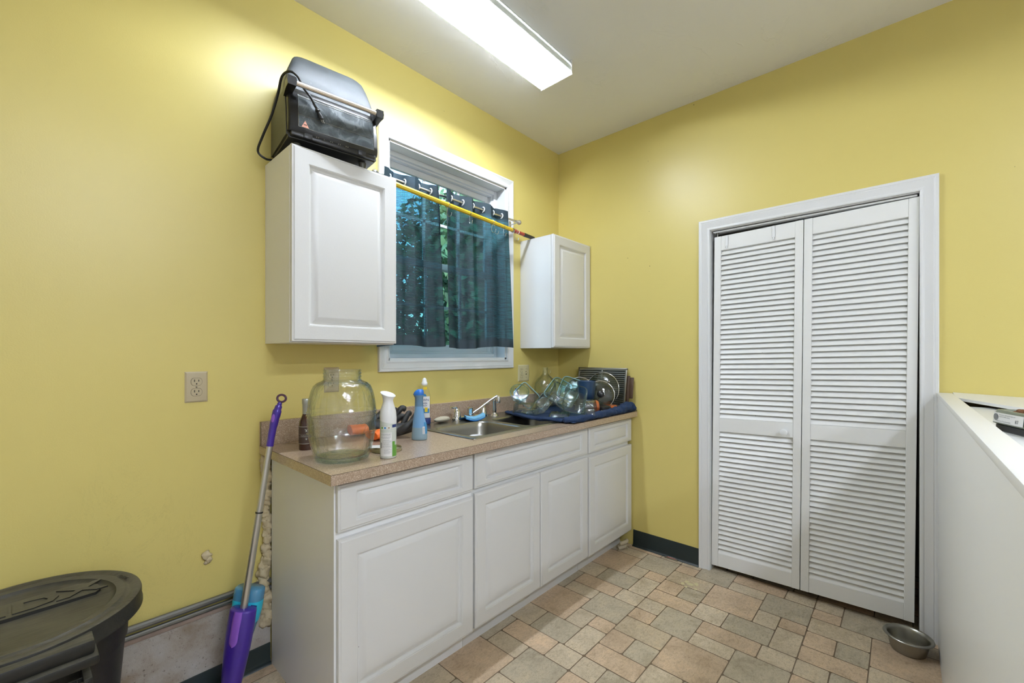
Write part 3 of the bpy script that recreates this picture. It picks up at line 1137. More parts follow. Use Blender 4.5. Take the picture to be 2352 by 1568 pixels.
# ------------------------------------------------------------------ curtain, rod, pole
RODZ, RODY = 2.150, -.074
rod = thing('curtain_rod', 'slim silver curtain rod with a ball finial across the window', 'curtain rod', (-1.05, RODY, RODZ))
MB().tube([(-1.578, RODY, RODZ), (-.558, RODY, RODZ)], .0065, 12).build('rod', 'satin', rod)
for x in (-1.585, -.545):
    s_ = 1 if x > -1 else -1
    mb = MB()
    mb.lathe([(.0065, -.014), (.010, -.012), (.010, -.006), (.007, -.004), (.013, .004), (.0165, .013), (.013, .022), (.006, .027), (0, .028)], 18, T=Matrix.Translation((x - s_ * .008, RODY, RODZ)) @ Matrix.Rotation(s_ * PI / 2, 4, 'Y'))
    mb.build('finial', 'satin', rod)
for x in (-1.545, -.572):
    mb = MB()
    mb.tube([(x, -.0195, RODZ - .012), (x, -.05, RODZ - .014), (x, -.073, RODZ - .013), (x, -.084, RODZ - .006), (x, -.0845, RODZ + .003)], .0028, 8)
    mb.box((x - .008, -.0220, RODZ - .030), (x + .008, -.0187, RODZ + .012), .001)
    mb.build('bracket', 'satin', rod)


def curtain(xt0, xt1, xb0, xb1, nodes, label, zb, seed):
    """nodes: x positions along the top where the cloth crosses the rod (the eyelets)"""
    rn = random.Random(seed)
    t = thing('curtain', label, 'curtain', ((xt0 + xt1) / 2, RODY, 2.19), group='eyelet curtains on the window rod')
    NX, NZ = 150, 44
    ph = [rn.uniform(0, 6) for _ in range(4)]
    cells = [xt0] + nodes + [xt1]
    pts = []
    for j in range(NZ + 1):
        q = j / NZ
        row = []
        for i in range(NX + 1):
            s_ = i / NX
            xt = xt0 + (xt1 - xt0) * s_
            k = max(0, min(len(cells) - 2, sum(1 for c in cells[1:-1] if xt >= c)))
            f = (xt - cells[k]) / (cells[k + 1] - cells[k])
            if k == 0:
                f = .5 + .5 * f
            if k == len(cells) - 2:
                f = .5 * f
            sgn = 1 if k % 2 else -1
            wave = sgn * math.sin(PI * f)
            wave2 = math.copysign(abs(wave) ** .75, wave)
            amp = (.034 if xt < -.95 else .034 - .020 * min(1, (xt + .95) / .28)) * (1 - .25 * q)
            x = xt * (1 - q) + (xb0 + (xb1 - xb0) * s_) * q
            # gathers pull the cloth sideways a little where it folds
            x += .010 * math.sin(2 * PI * f * 1.0) * (1 - q * .6)
            y = RODY - .004 + wave2 * amp + q * (.006 * math.sin(9 * s_ + ph[0]) + .004 * math.sin(23 * s_ + ph[1])) + .005 * math.sin(PI * min(q * 3, 1)) * math.sin(41 * s_ + 2 * q + ph[3])
            zt = 2.190 + .006 * wave + .004 * math.sin(15 * s_ + ph[2])
            z = zt + (zb + .006 * math.sin(7 * s_ + ph[3]) + .010 * (s_ - .5) - zt) * q
            if y > -.022 and z < 2.46:
                y = -.022
            row.append((x, y, z))
        pts.append(row)
    m = MB().grid(pts)
    o = m.build('cloth', 'curtain', t, 180)
    ca = o.data.color_attributes.new('open', 'FLOAT_COLOR', 'POINT')
    for v in range(len(o.data.vertices)):
        j = v // (NX + 1)
        i = v % (NX + 1)
        band = .06 if (j <= 3 or j >= NZ - 2 or i < 2 or i > NX - 2) else 1.0
        ca.data[v].color = (band, band, band, 1)
    for nx_ in nodes:
        mb = MB()
        ring = []
        for k in range(20):
            a = 2 * PI * k / 20
            ring.append([(nx_ + .003 * math.cos(b), RODY + (.0145 + .004 * math.sin(b)) * math.cos(a), RODZ + .001 + (.0145 + .004 * math.sin(b)) * math.sin(a)) for b in [2 * PI * q / 8 for q in range(8)]])
        mb.loft(ring, False, False, loop=True)
        mb.build('eyelet', 'white', t)
    return t


curtain(-1.560, -1.196, -1.600, -1.135, [-1.510, -1.425, -1.340, -1.262, -1.214], 'dark teal-black eyelet curtain on the left half of the rod, partly behind the cabinet', 1.318, 5)
curtain(-1.182, -.668, -1.155, -.612, [-1.121, -1.035, -.956, -.872, -.789, -.712], 'dark teal-black eyelet curtain on the right half of the rod, full width in view', 1.316, 11)

# telescopic pole lying across the tops of both wall cabinets
PR = .0120


def pole_at(x, dz=0):
    return Vector((x, -.199 + (x + 1.545) * .0985, UT + .0022 + PR + dz))


pole = thing('extension_pole', 'yellow telescopic pole with a red printed sleeve spanning the two wall cabinets', 'pole', tuple(pole_at(-1.05)))
MB().tube([pole_at(-1.675), pole_at(-1.60)], .0105, 14).build('grey_end', 'alu', pole)
MB().tube([pole_at(-1.60), pole_at(-.650)], PR, 8).build('yellow_tube', 'yel', pole)
MB().tube([pole_at(-.650), pole_at(-.645), pole_at(-.638), pole_at(-.634)], [.0125, .0145, .0145, .0125], 16).build('collar', 'steel', pole)
MB().tube([pole_at(-.634), pole_at(-.525)], .0115, 14).build('red_sleeve', 'red', pole)
mb = MB()
mb.tube([pole_at(-.590), pole_at(-.583)], .0119, 14)
mb.build('sleeve_band', 'white', pole)
MB().tube([pole_at(-.525), pole_at(-.515), pole_at(-.405)], [.0118, .0128, .0118], 14).build('black_grip', 'black', pole)

HOOKX = [-1.218, -1.045, -.848, -.822, -.735, -.645 + .030]
HR = [.3, -.2, .25, 1.0, -.3, .2]
hk0 = None
HL = ['nearest the left wall cabinet', 'second from the left wall cabinet', 'leftmost of the close pair in the middle', 'swung sideways, right one of the close pair', 'just left of the red sleeve', 'last one before the right wall cabinet']
for i, (hx, hr) in enumerate(zip(HOOKX, HR)):
    if hk0 is None:
        mb = MB()
        R_ = PR + .0022
        pts = [(0, R_ * math.sin(a), R_ * math.cos(a)) for a in [math.radians(q) for q in range(-150, 181, 15)]]
        pts += [(0, 0 + .002, -R_ - .012), (0, .004, -R_ - .030), (0, -.002, -R_ - .044), (0, -.012, -R_ - .050), (0, -.021, -R_ - .044), (0, -.024, -R_ - .034)]
        mb.tube(bend(pts, 3), .0014, 6)
        mb.sphere((0, -.024, -R_ - .032), .0028, 8, 6)
        o = mb.build('shower_hook', 'chrome')
        hk0 = o
    else:
        o = hk0.copy()
        COL.objects.link(o)
    p = pole_at(hx)
    o.location = p
    o.rotation_euler = (0, 0, hr + .1)
    tag(o, 'thin wire shower hook on the yellow pole, ' + HL[i], 'hook', 'wire hooks on the yellow pole')

# ------------------------------------------------------------------ toaster oven on the left wall cabinet
OVR = -math.radians(7.0)
ov = thing('toaster_oven', 'black toaster oven with dusty domed hood and glass door on the left wall cabinet', 'toaster oven', (-2.026, -.012, UT + .0005), (0, 0, OVR))
OW, OD = .346, .262                       # width, depth in its own frame (x right, y toward the wall is +)
# side profile: (y, z) going rear bottom -> front bottom -> up
fr = [(-.262, .040), (-.262, .060), (-.258, .130), (-.246, .190), (-.236, .222)]
hoodp = [(-.236, .222), (-.229, .250), (-.215, .300), (-.198, .350), (-.180, .385), (-.158, .404), (-.128, .412), (-.085, .404), (-.045, .384), (-.018, .345), (-.006, .290), (-.004, .222)]
mb = MB()
body_prof = [(-.004, .036), (-.252, .036), (-.246, .130), (-.232, .222), (-.004, .222)]
mb.loft([[(x, y, z) for y, z in body_prof] for x in (0, OW)])
mb.build('body', 'ovenside', ov, 30, world=False)
mb = MB()                                  # domed hood with rounded ends
rings = []
for s_, k in ((0.0, 0), (.012, .32), (.035, .62), (.075, .84), (.13, .96), (.20, 1), (.80, 1), (.87, .96), (.925, .84), (.965, .62), (.988, .32), (1, 0)):
    ins = (1 - k) * .085
    ring = []
    for y, z in hoodp:
        t_ = max(0, (z - .222) / .19) ** 1.4
        xa_, xb_ = .044 * t_, OW - .030 * t_
        ring.append((xa_ + (xb_ - xa_) * s_, -.120 + (y + .120) * (1 - ins * 1.1 * max(0, (z - .222) / .19)), .222 + (z - .222) * (1 - ins * 1.6) if z > .2221 else z))
    rings.append(ring)
mb.loft(rings)
mb.build('hood', 'hood', ov, 50, world=False)
# door: a framed slab following the slanted front
DT = .020


def OF(u, v, w_):
    """u 0..OW along, v height, w out of the front plane"""
    for (y0, z0), (y1, z1) in zip(fr[:-1], fr[1:]):
        if v <= z1 or z1 == fr[-1][1]:
            f = (v - z0) / (z1 - z0)
            return Vector((u, y0 + (y1 - y0) * f - w_, v))


mb = MB()
rows = []
for v in [.046 + .174 * k / 10 for k in range(11)]:
    e = .004 if v in (.046, .220) else 0
    w_ = DT * (1 - (.5 if v < .05 or v > .215 else 0))
    rows.append([OF(.002, v, .0), OF(.003, v, w_ * .6), OF(.010, v, w_), OF(OW - .010, v, w_), OF(OW - .003, v, w_ * .6), OF(OW - .002, v, .0)])
mb.loft(rows, closed=True)
dob = mb.build('door', 'black', ov, 60, world=False)
mb = MB()
gu0, gu1 = .036, OW - .022
rows = [[OF(u, v, DT + .0008) for u in (gu0, gu1)] for v in [.064 + .128 * k / 8 for k in range(9)]]
mb.grid(rows)
mb.build('door_glass', 'oglass', dob, 60, world=False)
mb = MB()
loop = [OF(gu0, v, DT + .0012) for v in (.064, .10, .15, .192)] + [OF(gu1, v, DT + .0012) for v in (.192, .15, .10, .064)] + [OF(gu0, .064, DT + .0012)]
mb.tube(loop, .0009, 5)
mb.tube([OF(gu0, .184, DT + .0012), OF(gu1, .184, DT + .0012)], .0007, 5)
mb.tube([OF(gu0, .110, DT + .0012), OF(gu1, .110, DT + .0012)], .0005, 5)
mb.build('glass_trim', 'steel', dob, 60, world=False)
mb = MB()
tri = [OF(gu0 + .010, .066, DT + .0016), OF(gu0 + .036, .066, DT + .0016), OF(gu0 + .023, .092, DT + .0016)]
mb.add(tri, [[0, 1, 2]])
mb.build('warning_triangle', 'salmon', dob, 0, world=False)
mb = MB()
for a, b in ((.3, .36), (.42, .48)):
    mb.add([OF(gu0 + .017, .066 + .026 * a, DT + .0019), OF(gu0 + .029, .066 + .026 * a, DT + .0019), OF(gu0 + .029, .066 + .026 * b, DT + .0019), OF(gu0 + .017, .066 + .026 * b, DT + .0019)], [[0, 1, 2, 3]])
mb.build('warning_mark', 'black', dob, 0, world=False)
# handle bar
hz, hw = .205, .066
mb = MB()
mb.tube([OF(.018, hz, hw), OF(OW + .002, hz, hw)], .0088, 18)
hd = mb.build('handle_bar', 'gold', ov, 40, world=False)
for u in (.006, OW - .010):
    mb = MB()
    c0, c1 = OF(u, hz, hw), OF(u, hz, 0)
    rings = []
    for k, (t_, ry, rz) in enumerate(((0, .014, .016), (.3, .014, .016), (.65, .013, .020), (1, .012, .026))):
        c = c0.lerp(c1, t_)
        off = Vector((0, -.010, 0)) if k == 0 else Vector((0, 0, 0))
        rings.append([c + off + Vector((ry * (.6 if abs(q[0]) < .1 else 1) * q[0], 0, rz * q[1])) for q in ((-1, -1), (1, -1), (1.15, 0), (1, 1), (-1, 1), (-1.15, 0))])
    mb.loft(rings)
    mb.build('handle_bracket', 'black', ov, 30, world=False)
# underside channel, vents, feet
mb = MB()
mb.box((.006, -.256, .026), (OW - .006, -.02, .040), .004)
mb.box((.012, -.275, .030), (OW - .012, -.250, .050), .005)
mb.build('base_tray', 'black', ov, 30, world=False)
for u in (.055, OW - .085):
    MB().box((u, -.278, .030), (u + .032, -.268, .050), .003).build('door_hinge', 'black', ov, 30, world=False)
mb = MB()
for u in (.10, .107, .128, .152, .159, .182, .189, .212, .219):
    mb.sphere((u, -.2765, .046), .0021, 8, 6)
mb.build('vent_studs', 'steel', ov, 40, world=False)
for u, y in ((.045, -.215), (OW - .045, -.215), (.045, -.05), (OW - .045, -.05)):
    MB().lathe([(.013, 0), (.016, .027)], 16, c=(u, y)).build('foot', 'ovenside', ov, 40, world=False)
# power cord: up from behind the left side, over the handle bracket, plug dangling in front of the glass
mb = MB()
cp = [(-.004, -.040, .010), (-.032, -.060, .001), (-.058, -.062, .022), (-.050, -.105, .065), (-.030, -.160, .130), (-.016, -.200, .200), (-.012, -.245, .245), (.004, -.290, .249), (.028, -.300, .236), (.050, -.286, .212), (.078, -.284, .185), (.090, -.287, .160), (.097, -.288, .150)]
cd = bend([Vector(p) for p in cp], 6)
mb.tube(cd, .0044, 8)
cord = mb.build('power_cord', 'black', ov, 60, world=False)
mb = MB()
d_ = Vector((.45, -.04, -.89)).normalized()
p0 = Vector(cp[-1])
mb.tube([p0, p0 + d_ * .006, p0 + d_ * .010, p0 + d_ * .014, p0 + d_ * .034, p0 + d_ * .040], [.005, .0085, .0095, .006, .009, .008], 10)
pl = mb.build('plug', 'black', cord, 40, world=False)
mb = MB()
for o_ in (-.0035, .0035):
    q = p0 + d_ * .040 + Vector((o_, 0, 0))
    mb.tube([q, q + d_ * .014], .0014, 6)
mb.build('plug_prong', 'chrome', cord, 40, world=False)

# ------------------------------------------------------------------ electrical plates


def duplex(F, uc, vc, parent, plate_w=.070, plate_h=.114, mk='ivory', offs=(0,), switch=()):
    mb = MB()
    rect_loft(mb, F, uc - plate_w / 2, uc + plate_w / 2, vc - plate_h / 2, vc + plate_h / 2, [(0, 0, .0), (0, 0, .002), (.005, .005, .0055), (.008, .008, .006)])
    mb.build('plate', mk, parent, 20)
    for ox in offs:
        for sz in (-1, 1):
            mb = MB()
            c = vc + sz * .0195
            ring = []
            for k in range(24):
                a = 2 * PI * k / 24
                ring.append((uc + ox + .0172 * math.cos(a), c + max(-.0135, min(.0135, .0172 * math.sin(a)))))
            mb.loft([[F(u, v, .0055) for u, v in ring], [F(u, v, .0078) for u, v in ring]])
            r_ = mb.build('receptacle', mk, parent, 30)
            mb = MB()
            for du, h in ((-.0064, .0044), (.0064, .0036)):
                a = F(uc + ox + du - .0012, c + .004 - h, .0077)
                b = F(uc + ox + du + .0012, c + .004 + h, .0081)
                mb.box(a, b)
            g = [F(uc + ox + .0024 * math.cos(t_), c - .0078 + .0024 * math.sin(t_), .0081) for t_ in [2 * PI * q / 12 for q in range(12)]]
            mb.add(g, [list(range(12))])
            # dark ring colours in the shade of the thin gap round the face
            outer = [F(u * 1.0 + (u - uc - ox) * .05, v + (v - c) * .06, .0061) for u, v in ring]
            mb.loft([outer, [F(u, v, .0061) for u, v in ring]], False, False)
            mb.build('slots', 'slot', r_, 0)
        MB().sphere(F(uc + ox, vc, .006), (.003, .003, .003), 10, 6).build('screw', 'steel2', parent)
    for ox in switch:
        mb = MB()
        a, b = F(uc + ox - .005, vc - .012, .0058), F(uc + ox + .005, vc + .012, .0066)
        mb.box(a, b)
        mb.build('switch_slot', 'slot', parent, 0)
        mb = MB()
        mb.loft([[F(uc + ox + sx * .004, vc + sz, w_) for sx, sz, w_ in ((-1, -.006, .006), (1, -.006, .006), (1, .006, .006), (-1, .006, .006))],
                 [F(uc + ox + sx * .003, vc + sz, w_) for sx, sz, w_ in ((-1, .008, .020), (1, .008, .020), (1, .013, .018), (-1, .013, .018))]])
        mb.build('toggle', mk, parent, 20)
        for sz in (-.030, .030):
            MB().sphere(F(uc + ox, vc + sz, .006), (.0025, .0025, .0025), 8, 6).build('screw', 'steel2', parent)


t = thing('wall_outlet', 'tan duplex wall outlet on bare yellow wall left of the counter', 'outlet', (-2.278, 0, 1.152))
duplex(LW, -2.278, 1.152, t)
t = thing('wall_outlet', 'tan wall outlet directly behind the neck of the big glass jar', 'outlet', (-1.766, 0, 1.157))
duplex(LW, -1.766, 1.157, t)
t = thing('wall_outlet', 'pale two-gang outlet and switch plate right of the window, above the dishes', 'outlet', (-.412, 0, 1.147))
duplex(LW, -.412, 1.147, t, .115, .114, 'ivoryl', (-.023,), (.023,))

# ------------------------------------------------------------------ faucet
fx, fy, fz = -1.002, -.105, CT + .0035
fa = thing('faucet', 'chrome two-handle kitchen faucet with its spout swung right over the sink', 'faucet', (fx, fy, fz))
rg = [rrect(.262 - 2 * i, .052 - 2 * i, .0255, 6, z, (fx, fy)) for i, z in ((0, fz), (0, fz + .013), (.002, fz + .019), (.008, fz + .022))]
MB().loft(rg).build('base_plate', 'chrome', fa, 40)
for sx in (-1, 1):
    hx = fx + sx * .101
    o = MB().lathe([(.025, fz + .018), (.025, fz + .024), (.021, fz + .034), (.0195, fz + .048), (.015, fz + .060), (.009, fz + .068), (0, fz + .071)], 24, c=(hx, fy)).build('handle', 'chrome', fa, 50)
    mb = MB()
    mb.tube(bend([(hx, fy, fz + .066), (hx + sx * .012, fy - .002, fz + .076), (hx + sx * .028, fy - .004, fz + .074), (hx + sx * .046, fy - .006, fz + .080)], 4), [.006] * 6 + [.005] * 4 + [.0045] * 3, 8, flat=1.3)
    mb.build('lever', 'chrome', o, 60)
MB().lathe([(.019, fz + .018), (.019, fz + .030), (.0165, fz + .032), (.0165, fz + .052), (.0175, fz + .054), (.0175, fz + .062), (.012, fz + .066), (0, fz + .067)], 24, c=(fx, fy)).build('centre_post', 'chrome', fa, 50)
mb = MB()
sp = [(fx + .010, fy - .004, fz + .030), (fx + .045, fy - .016, fz + .050), (fx + .100, fy - .036, fz + .088), (fx + .140, fy - .050, fz + .112), (fx + .158, fy - .056, fz + .119), (fx + .176, fy - .062, fz + .114)]
mb.tube(bend(sp, 5), [.0065] * 5 + [.0055] * 5 + [.0055] * 5 + [.007] * 5 + [.011] * 6, 14)
mb.build('spout', 'chrome', fa, 60)
MB().lathe([(.0125, fz + .082), (.0135, fz + .088), (.0135, fz + .116), (.011, fz + .122)], 20, c=(fx + .170, fy - .060)).build('aerator', 'chrome', fa, 50)
sy = thing('side_sprayer', 'chrome side sprayer standing on the sink rim right of the faucet', 'sprayer', (-.822, -.122, fz))
MB().lathe([(.026, fz), (.025, fz + .004), (.018, fz + .010), (.016, fz + .020)], 20, c=(-.822, -.122)).build('base', 'chrome', sy, 50)
MB().lathe([(.0125, fz + .018), (.0135, fz + .040), (.012, fz + .070), (.015, fz + .088), (.016, fz + .104), (.012, fz + .112), (0, fz + .114)], 20, c=(-.822, -.122)).build('spray_head', 'chrome', sy, 50)

# ------------------------------------------------------------------ things along the worktop


def cyl_text(mb, body, size, c, r, ang, z, align='CENTER', mir=1):
    """lettering wrapped on a cylinder: ang = facing direction (radians), z = baseline height"""
    vs, fs = text_mesh(body, size, align)
    out = []
    for v in vs:
        a = ang + v.x / r
        out.append((c[0] + r * math.cos(a), c[1] + r * math.sin(a), z + v.y))
    return mb.add(out, fs)


def cyl_patch(mb, c, r, a0, a1, z0, z1, n=8):
    return mb.grid([[(c[0] + r * math.cos(a0 + (a1 - a0) * k / n), c[1] + r * math.sin(a0 + (a1 - a0) * k / n), z) for k in range(n + 1)] for z in (z0, z1)])


CAMV = Vector((-2.656, -1.947, 0))


def face_cam(c):
    return math.atan2(CAMV.y - c[1], CAMV.x - c[0])


# big barrel jar
jc = (-1.938, -.464)
jar = thing('glass_jar', 'huge clear barrel-shaped glass jar, open and empty, at the left end of the counter', 'jar', (*jc, CT))
outer = [(.0, .004), (.060, .0035), (.086, .0005), (.094, .003), (.0985, .012), (.1035, .030), (.1135, .062), (.1195, .090), (.1218, .096), (.1250, .0985), (.1208, .102), (.1235, .130), (.1238, .150),
         (.1228, .1575), (.1270, .1600), (.1236, .1630), (.1236, .1685), (.1268, .1715), (.1228, .1745), (.1215, .190), (.1165, .220), (.1100, .243), (.1005, .262), (.0880, .272), (.0740, .277), (.0655, .281), (.0630, .286), (.0632, .292),
         (.0655, .2945), (.0632, .297), (.0632, .303), (.0655, .3055), (.0632, .308), (.0632, .313), (.0645, .316), (.0640, .319), (.0615, .3195)]
inner = [(.0600, .316), (.0590, .300), (.0595, .284), (.0700, .272), (.0850, .2670), (.0965, .257), (.1060, .239), (.1125, .218), (.1178, .190), (.1195, .150), (.1165, .100), (.1085, .060), (.0975, .028), (.088, .016), (.060, .013), (0, .015)]
JBASE = [(.060, .0038), (.086, .0008), (.0905, .0032), (.094, .010), (.088, .0145), (.078, .0125), (.060, .011)]


def staves(a, z):
    zz = z - CT
    if not (.030 < zz < .245) or .094 < zz < .104 or .158 < zz < .174:
        return 1.0
    q = (a / (2 * PI) * 20) % 1
    d = min(q, 1 - q)
    return 1 - .016 * math.exp(-(d / .045) ** 2)


mb = MB()
mb.lathe([(r if r < .066 else .066 + (r - .066) * .87, z + CT) for r, z in outer + inner], 240, c=jc, mod=staves)
mb.build('glass_body', 'glass', jar, 60)
MB().lathe([(r * .965, z + CT) for r, z in JBASE], 96, c=jc, loop=True).build('thick_base', 'aqua', jar, 60)

# syrup bottle
bc = (-1.964, -.214)
bt = thing('syrup_bottle', 'dark brown syrup bottle with silver neck wrap beside the big jar', 'bottle', (*bc, CT))
MB().lathe([(0, CT + .001), (.025, CT), (.0268, CT + .003), (.0268, CT + .098), (.025, CT + .110), (.0165, CT + .132), (.0135, CT + .141), (.013, CT + .15)], 32, c=bc).build('glass_body', 'amber', bt, 50)
MB().lathe([(.0140, CT + .140), (.0143, CT + .178), (.0155, CT + .180), (.0158, CT + .196), (.0145, CT + .199), (0, CT + .199)], 28, c=bc).build('foil_cap', 'silverwrap', bt, 50)
MB().lathe([(.0269, CT + .024), (.0273, CT + .024), (.0273, CT + .095), (.0269, CT + .095)], 32, c=bc, loop=True).build('label', 'brownlab', bt, 50)
mb = MB()
fa_ = face_cam(bc)
for z in (.0255, .052, .0625, .0915):
    h = .0016 if z in (.0255, .0915) else .0005
    cyl_patch(mb, bc, .0275, fa_ - 1.5, fa_ + 1.5, CT + z, CT + z + h, 20)
cyl_text(mb, 'MAPLE SYRUP', .0068, bc, .0275, fa_ - .05, CT + .0545)
# anvil and leaf emblems
for pts in ([(-.006, .083), (.007, .083), (.005, .080), (.002, .079), (.0015, .076), (.004, .073), (-.004, .073), (-.0015, .076), (-.002, .079), (-.004, .080)],
            [(0, .049), (.0015, .046), (.004, .047), (.003, .044), (.001, .042), (0, .040), (-.001, .042), (-.003, .044), (-.004, .047), (-.0015, .046)]):
    mb.add([(bc[0] + .0276 * math.cos(fa_ + u / .0275), bc[1] + .0276 * math.sin(fa_ + u / .0275), CT + v) for u, v in pts], [list(range(len(pts)))])
mb.build('label_print', 'silverwrap', bt, 0)

# dropped foil scrap near the splashback
mb = MB()
rn = random.Random(2)
rows = [[(-2.005 + .075 * i / 8 + rn.uniform(-.002, .002), -.085 + .020 * j / 4 - .02 * i / 8, CT + .0012 + rn.uniform(0, .006)) for i in range(9)] for j in range(5)]
mb.grid(rows)
tag(mb.build('candy_wrapper', 'clearp'), 'small crumpled clear wrapper behind the syrup bottle', 'wrapper')

# air freshener can
cc = (-1.819, -.572)
cr = .0287
af = thing('air_freshener', 'pale grey-green air freshener can with a white flared top on the counter', 'spray can', (*cc, CT))
MB().lathe([(0, CT + .002), (.026, CT), (cr - .0004, CT + .002), (cr, CT + .006), (cr, CT + .148), (.024, CT + .158)], 40, c=cc).build('can_body', 'greylab', af, 50)
fc = face_cam(cc)
rt = Vector((math.sin(YAW), -math.cos(YAW), 0))
fwv = fw
mb = MB()
capr = [(.0292, .130, .5), (.0296, .150, .55), (.0278, .168, .35), (.0225, .186, .15), (.0185, .200, .2), (.0178, .208, .45), (.0195, .217, .8), (.0245, .226, 1), (.0268, .2295, 1), (.0262, .2305, 1)]
rings = []
for r, z, tl in capr:
    ring = []
    for k in range(36):
        a = 2 * PI * k / 36
        dx, dy = r * math.cos(a), r * math.sin(a)
        side = (dx * rt.x + dy * rt.y) / .027
        toward = -(dx * fwv.x + dy * fwv.y) / .027
        zz = CT + z - side * .0085 * tl * (1.4 if z < .16 else 1) - toward * .004 * (tl if z > .2 else 0)
        ring.append((cc[0] + dx - rt.x * .0015 * (z > .2), cc[1] + dy, zz))
    rings.append(ring)
mb.loft(rings, False, False)
# dished disc inside the flare
top = rings[-1]
cen = Vector((sum(p[0] for p in top) / 36, sum(p[1] for p in top) / 36, sum(p[2] for p in top) / 36))
inr = [[tuple(cen.lerp(Vector(p), f) + Vector((0, 0, -dz))) for p in top] for f, dz in ((1, 0), (.93, .0015), (.6, .005), (.2, .006))]
mb.loft(inr, False, True)
mb.build('spray_cap', 'white', af, 60)
mb = MB()
cyl_patch(mb, cc, cr + .0003, fc - 1.05, fc + .45, CT + .010, CT + .094, 14)
mb.build('label_panel', 'paper', af, 60)
mb = MB()
cyl_patch(mb, cc, cr + .0004, fc + .52, fc + 1.5, CT + .008, CT + .048, 10)
cyl_patch(mb, cc, cr + .0004, fc + .52, fc + .9, CT + .048, CT + .062, 6)
mb.build('green_print', 'green', af, 60)
mb = MB()
cyl_patch(mb, cc, cr + .0004, fc + .50, fc + 1.3, CT + .1115, CT + .122, 8)
mb.build('blue_print', 'navy', af, 60)
for k, (da, key) in enumerate(((-.78, 'green'), (-.38, 'inkblue'), (.08, 'gold'))):
    mb = MB()
    for rr, q in ((.0062, 'paper'), (.0040, key)):
        mb.use(q)
        n = 18
        mb.add([(cc[0] + (cr + .0004 + (.0002 if q == key else 0)) * math.cos(fc + da + rr * math.cos(2 * PI * i / n) / cr), cc[1] + (cr + .0004 + (.0002 if q == key else 0)) * math.sin(fc + da + rr * math.cos(2 * PI * i / n) / cr), CT + .111 + rr * math.sin(2 * PI * i / n)) for i in range(n)], [list(range(n))])
    mb.build('round_icon', None, af, 0)
mb = MB()
rn = random.Random(9)
zz = .090
for ln in range(26):
    if ln in (3, 7, 18):
        zz -= .002
        continue
    a1_ = fc + (.40 if ln > 4 else .38) - (rn.uniform(0, .35) if rn.random() < .3 else 0)
    a = fc - (.98 if ln < 9 else .80 if ln < 18 else .55)
    while a < a1_:
        w_ = rn.uniform(.06, .2)
        cyl_patch(mb, cc, cr + .0006, a, min(a + w_, a1_), CT + zz - (.0012 if ln in (0, 4) else .0008), CT + zz, 2)
        a += w_ + .035
    zz -= .0029
cyl_patch(mb, cc, cr + .0006, fc - 1.0, fc - .86, CT + .038, CT + .058, 2)
mb.build('fine_print', 'inkgrey', af, 0)

# jar lid with a slip of paper
lc = (-1.762, -.468)
ld = thing('jar_lid', 'gold metal jar lid lying upside down behind the air freshener can', 'lid', (*lc, CT))
MB().lathe([(0, CT + .0015), (.052, CT + .0015), (.055, CT), (.0575, CT + .002), (.0575, CT + .008), (.0565, CT + .0105), (.0580, CT + .0125), (.0560, CT + .0135), (.0540, CT + .010), (.0535, CT + .005), (0, CT + .004)], 48, c=lc).build('lid_shell', 'brass', ld, 50)
pp = MB()
pp.box((lc[0] - .070, lc[1] - .022, CT + .0140), (lc[0] + .012, lc[1] + .030, CT + .0150), T=Matrix.Translation((lc[0], lc[1], 0)) @ Matrix.Rotation(-.75, 4, 'Z') @ Matrix.Translation((-lc[0], -lc[1], 0)))
tag(pp.build('paper_slip', 'paper'), 'folded white paper slip on the jar lid beside the big jar', 'paper')

# rubber work gloves
rn = random.Random(4)


def glove(loc, yaw, label, flip=1, lift=0.0, scl=(1, 1, 1)):
    t = thing('work_glove', label, 'glove', loc, (0, 0, yaw), 'black rubber work gloves')
    mb = MB()
    rings = []
    for x, w_, h, z in ((-.02, .034, .016, .018), (.0, .040, .021, .022), (.03, .045, .022, .024), (.06, .046, .019, .024), (.08, .040, .014, .022)):
        rings.append([(x + rn.uniform(-.001, .001), w_ * math.cos(2 * PI * k / 16), z + h * math.sin(2 * PI * k / 16)) for k in range(16)])
    mb.loft(rings)
    for k, (yy, ln, dz, dy) in enumerate(((-.032, .060, .030, -.10), (-.011, .075, .055, -.03), (.011, .072, .020, .04), (.032, .055, .045, .14))):
        b = Vector((.070, yy, .022))
        p = [b, b + Vector((ln * .4, dy * .02, dz * .5 + .004 + lift * .3)), b + Vector((ln * .75, dy * .06, dz + lift * .6)), b + Vector((ln, dy * .1, dz * .9 + lift))]
        q = bend(p, 4)
        n = len(q)
        mb.tube(q, [.0125 - .003 * i / n if i < n - 1 else .005 for i in range(n)], 12)
    b = Vector((.015, flip * .036, .022))
    mb.tube(bend([b, b + Vector((.022, flip * .022, .018)), b + Vector((.050, flip * .030, .034)), b + Vector((.068, flip * .030, .036))], 4), [.014] * 5 + [.0125] * 4 + [.010] * 3 + [.005], 12)
    mb.build('hand', 'blackrub', t, 70, world=False)
    mb = MB()
    rings = []
    for k in range(9):
        x = -.018 - k * .0085
        w_ = .036 + .0012 * k + (.0015 if k % 2 else 0)
        rings.append([(x, w_ * math.cos(2 * PI * q / 18), .018 + (.015 + .001 * (k % 2)) * math.sin(2 * PI * q / 18)) for q in range(18)])
    mb.loft(rings)
    mb.build('knit_cuff', 'orange', t, 70, world=False)
    t.scale = scl
    return t


glove((-1.625, -.105, CT + .001), -.25, 'black rubber glove with orange cuff, lying nearest the splashback', 1, .000, (1.12, 1.15, 1.45))
glove((-1.610, -.250, CT + .001), .02, 'black rubber glove with orange cuff, lying in front behind the spray can', -1, .004, (1.12, 1.1, 1.3))

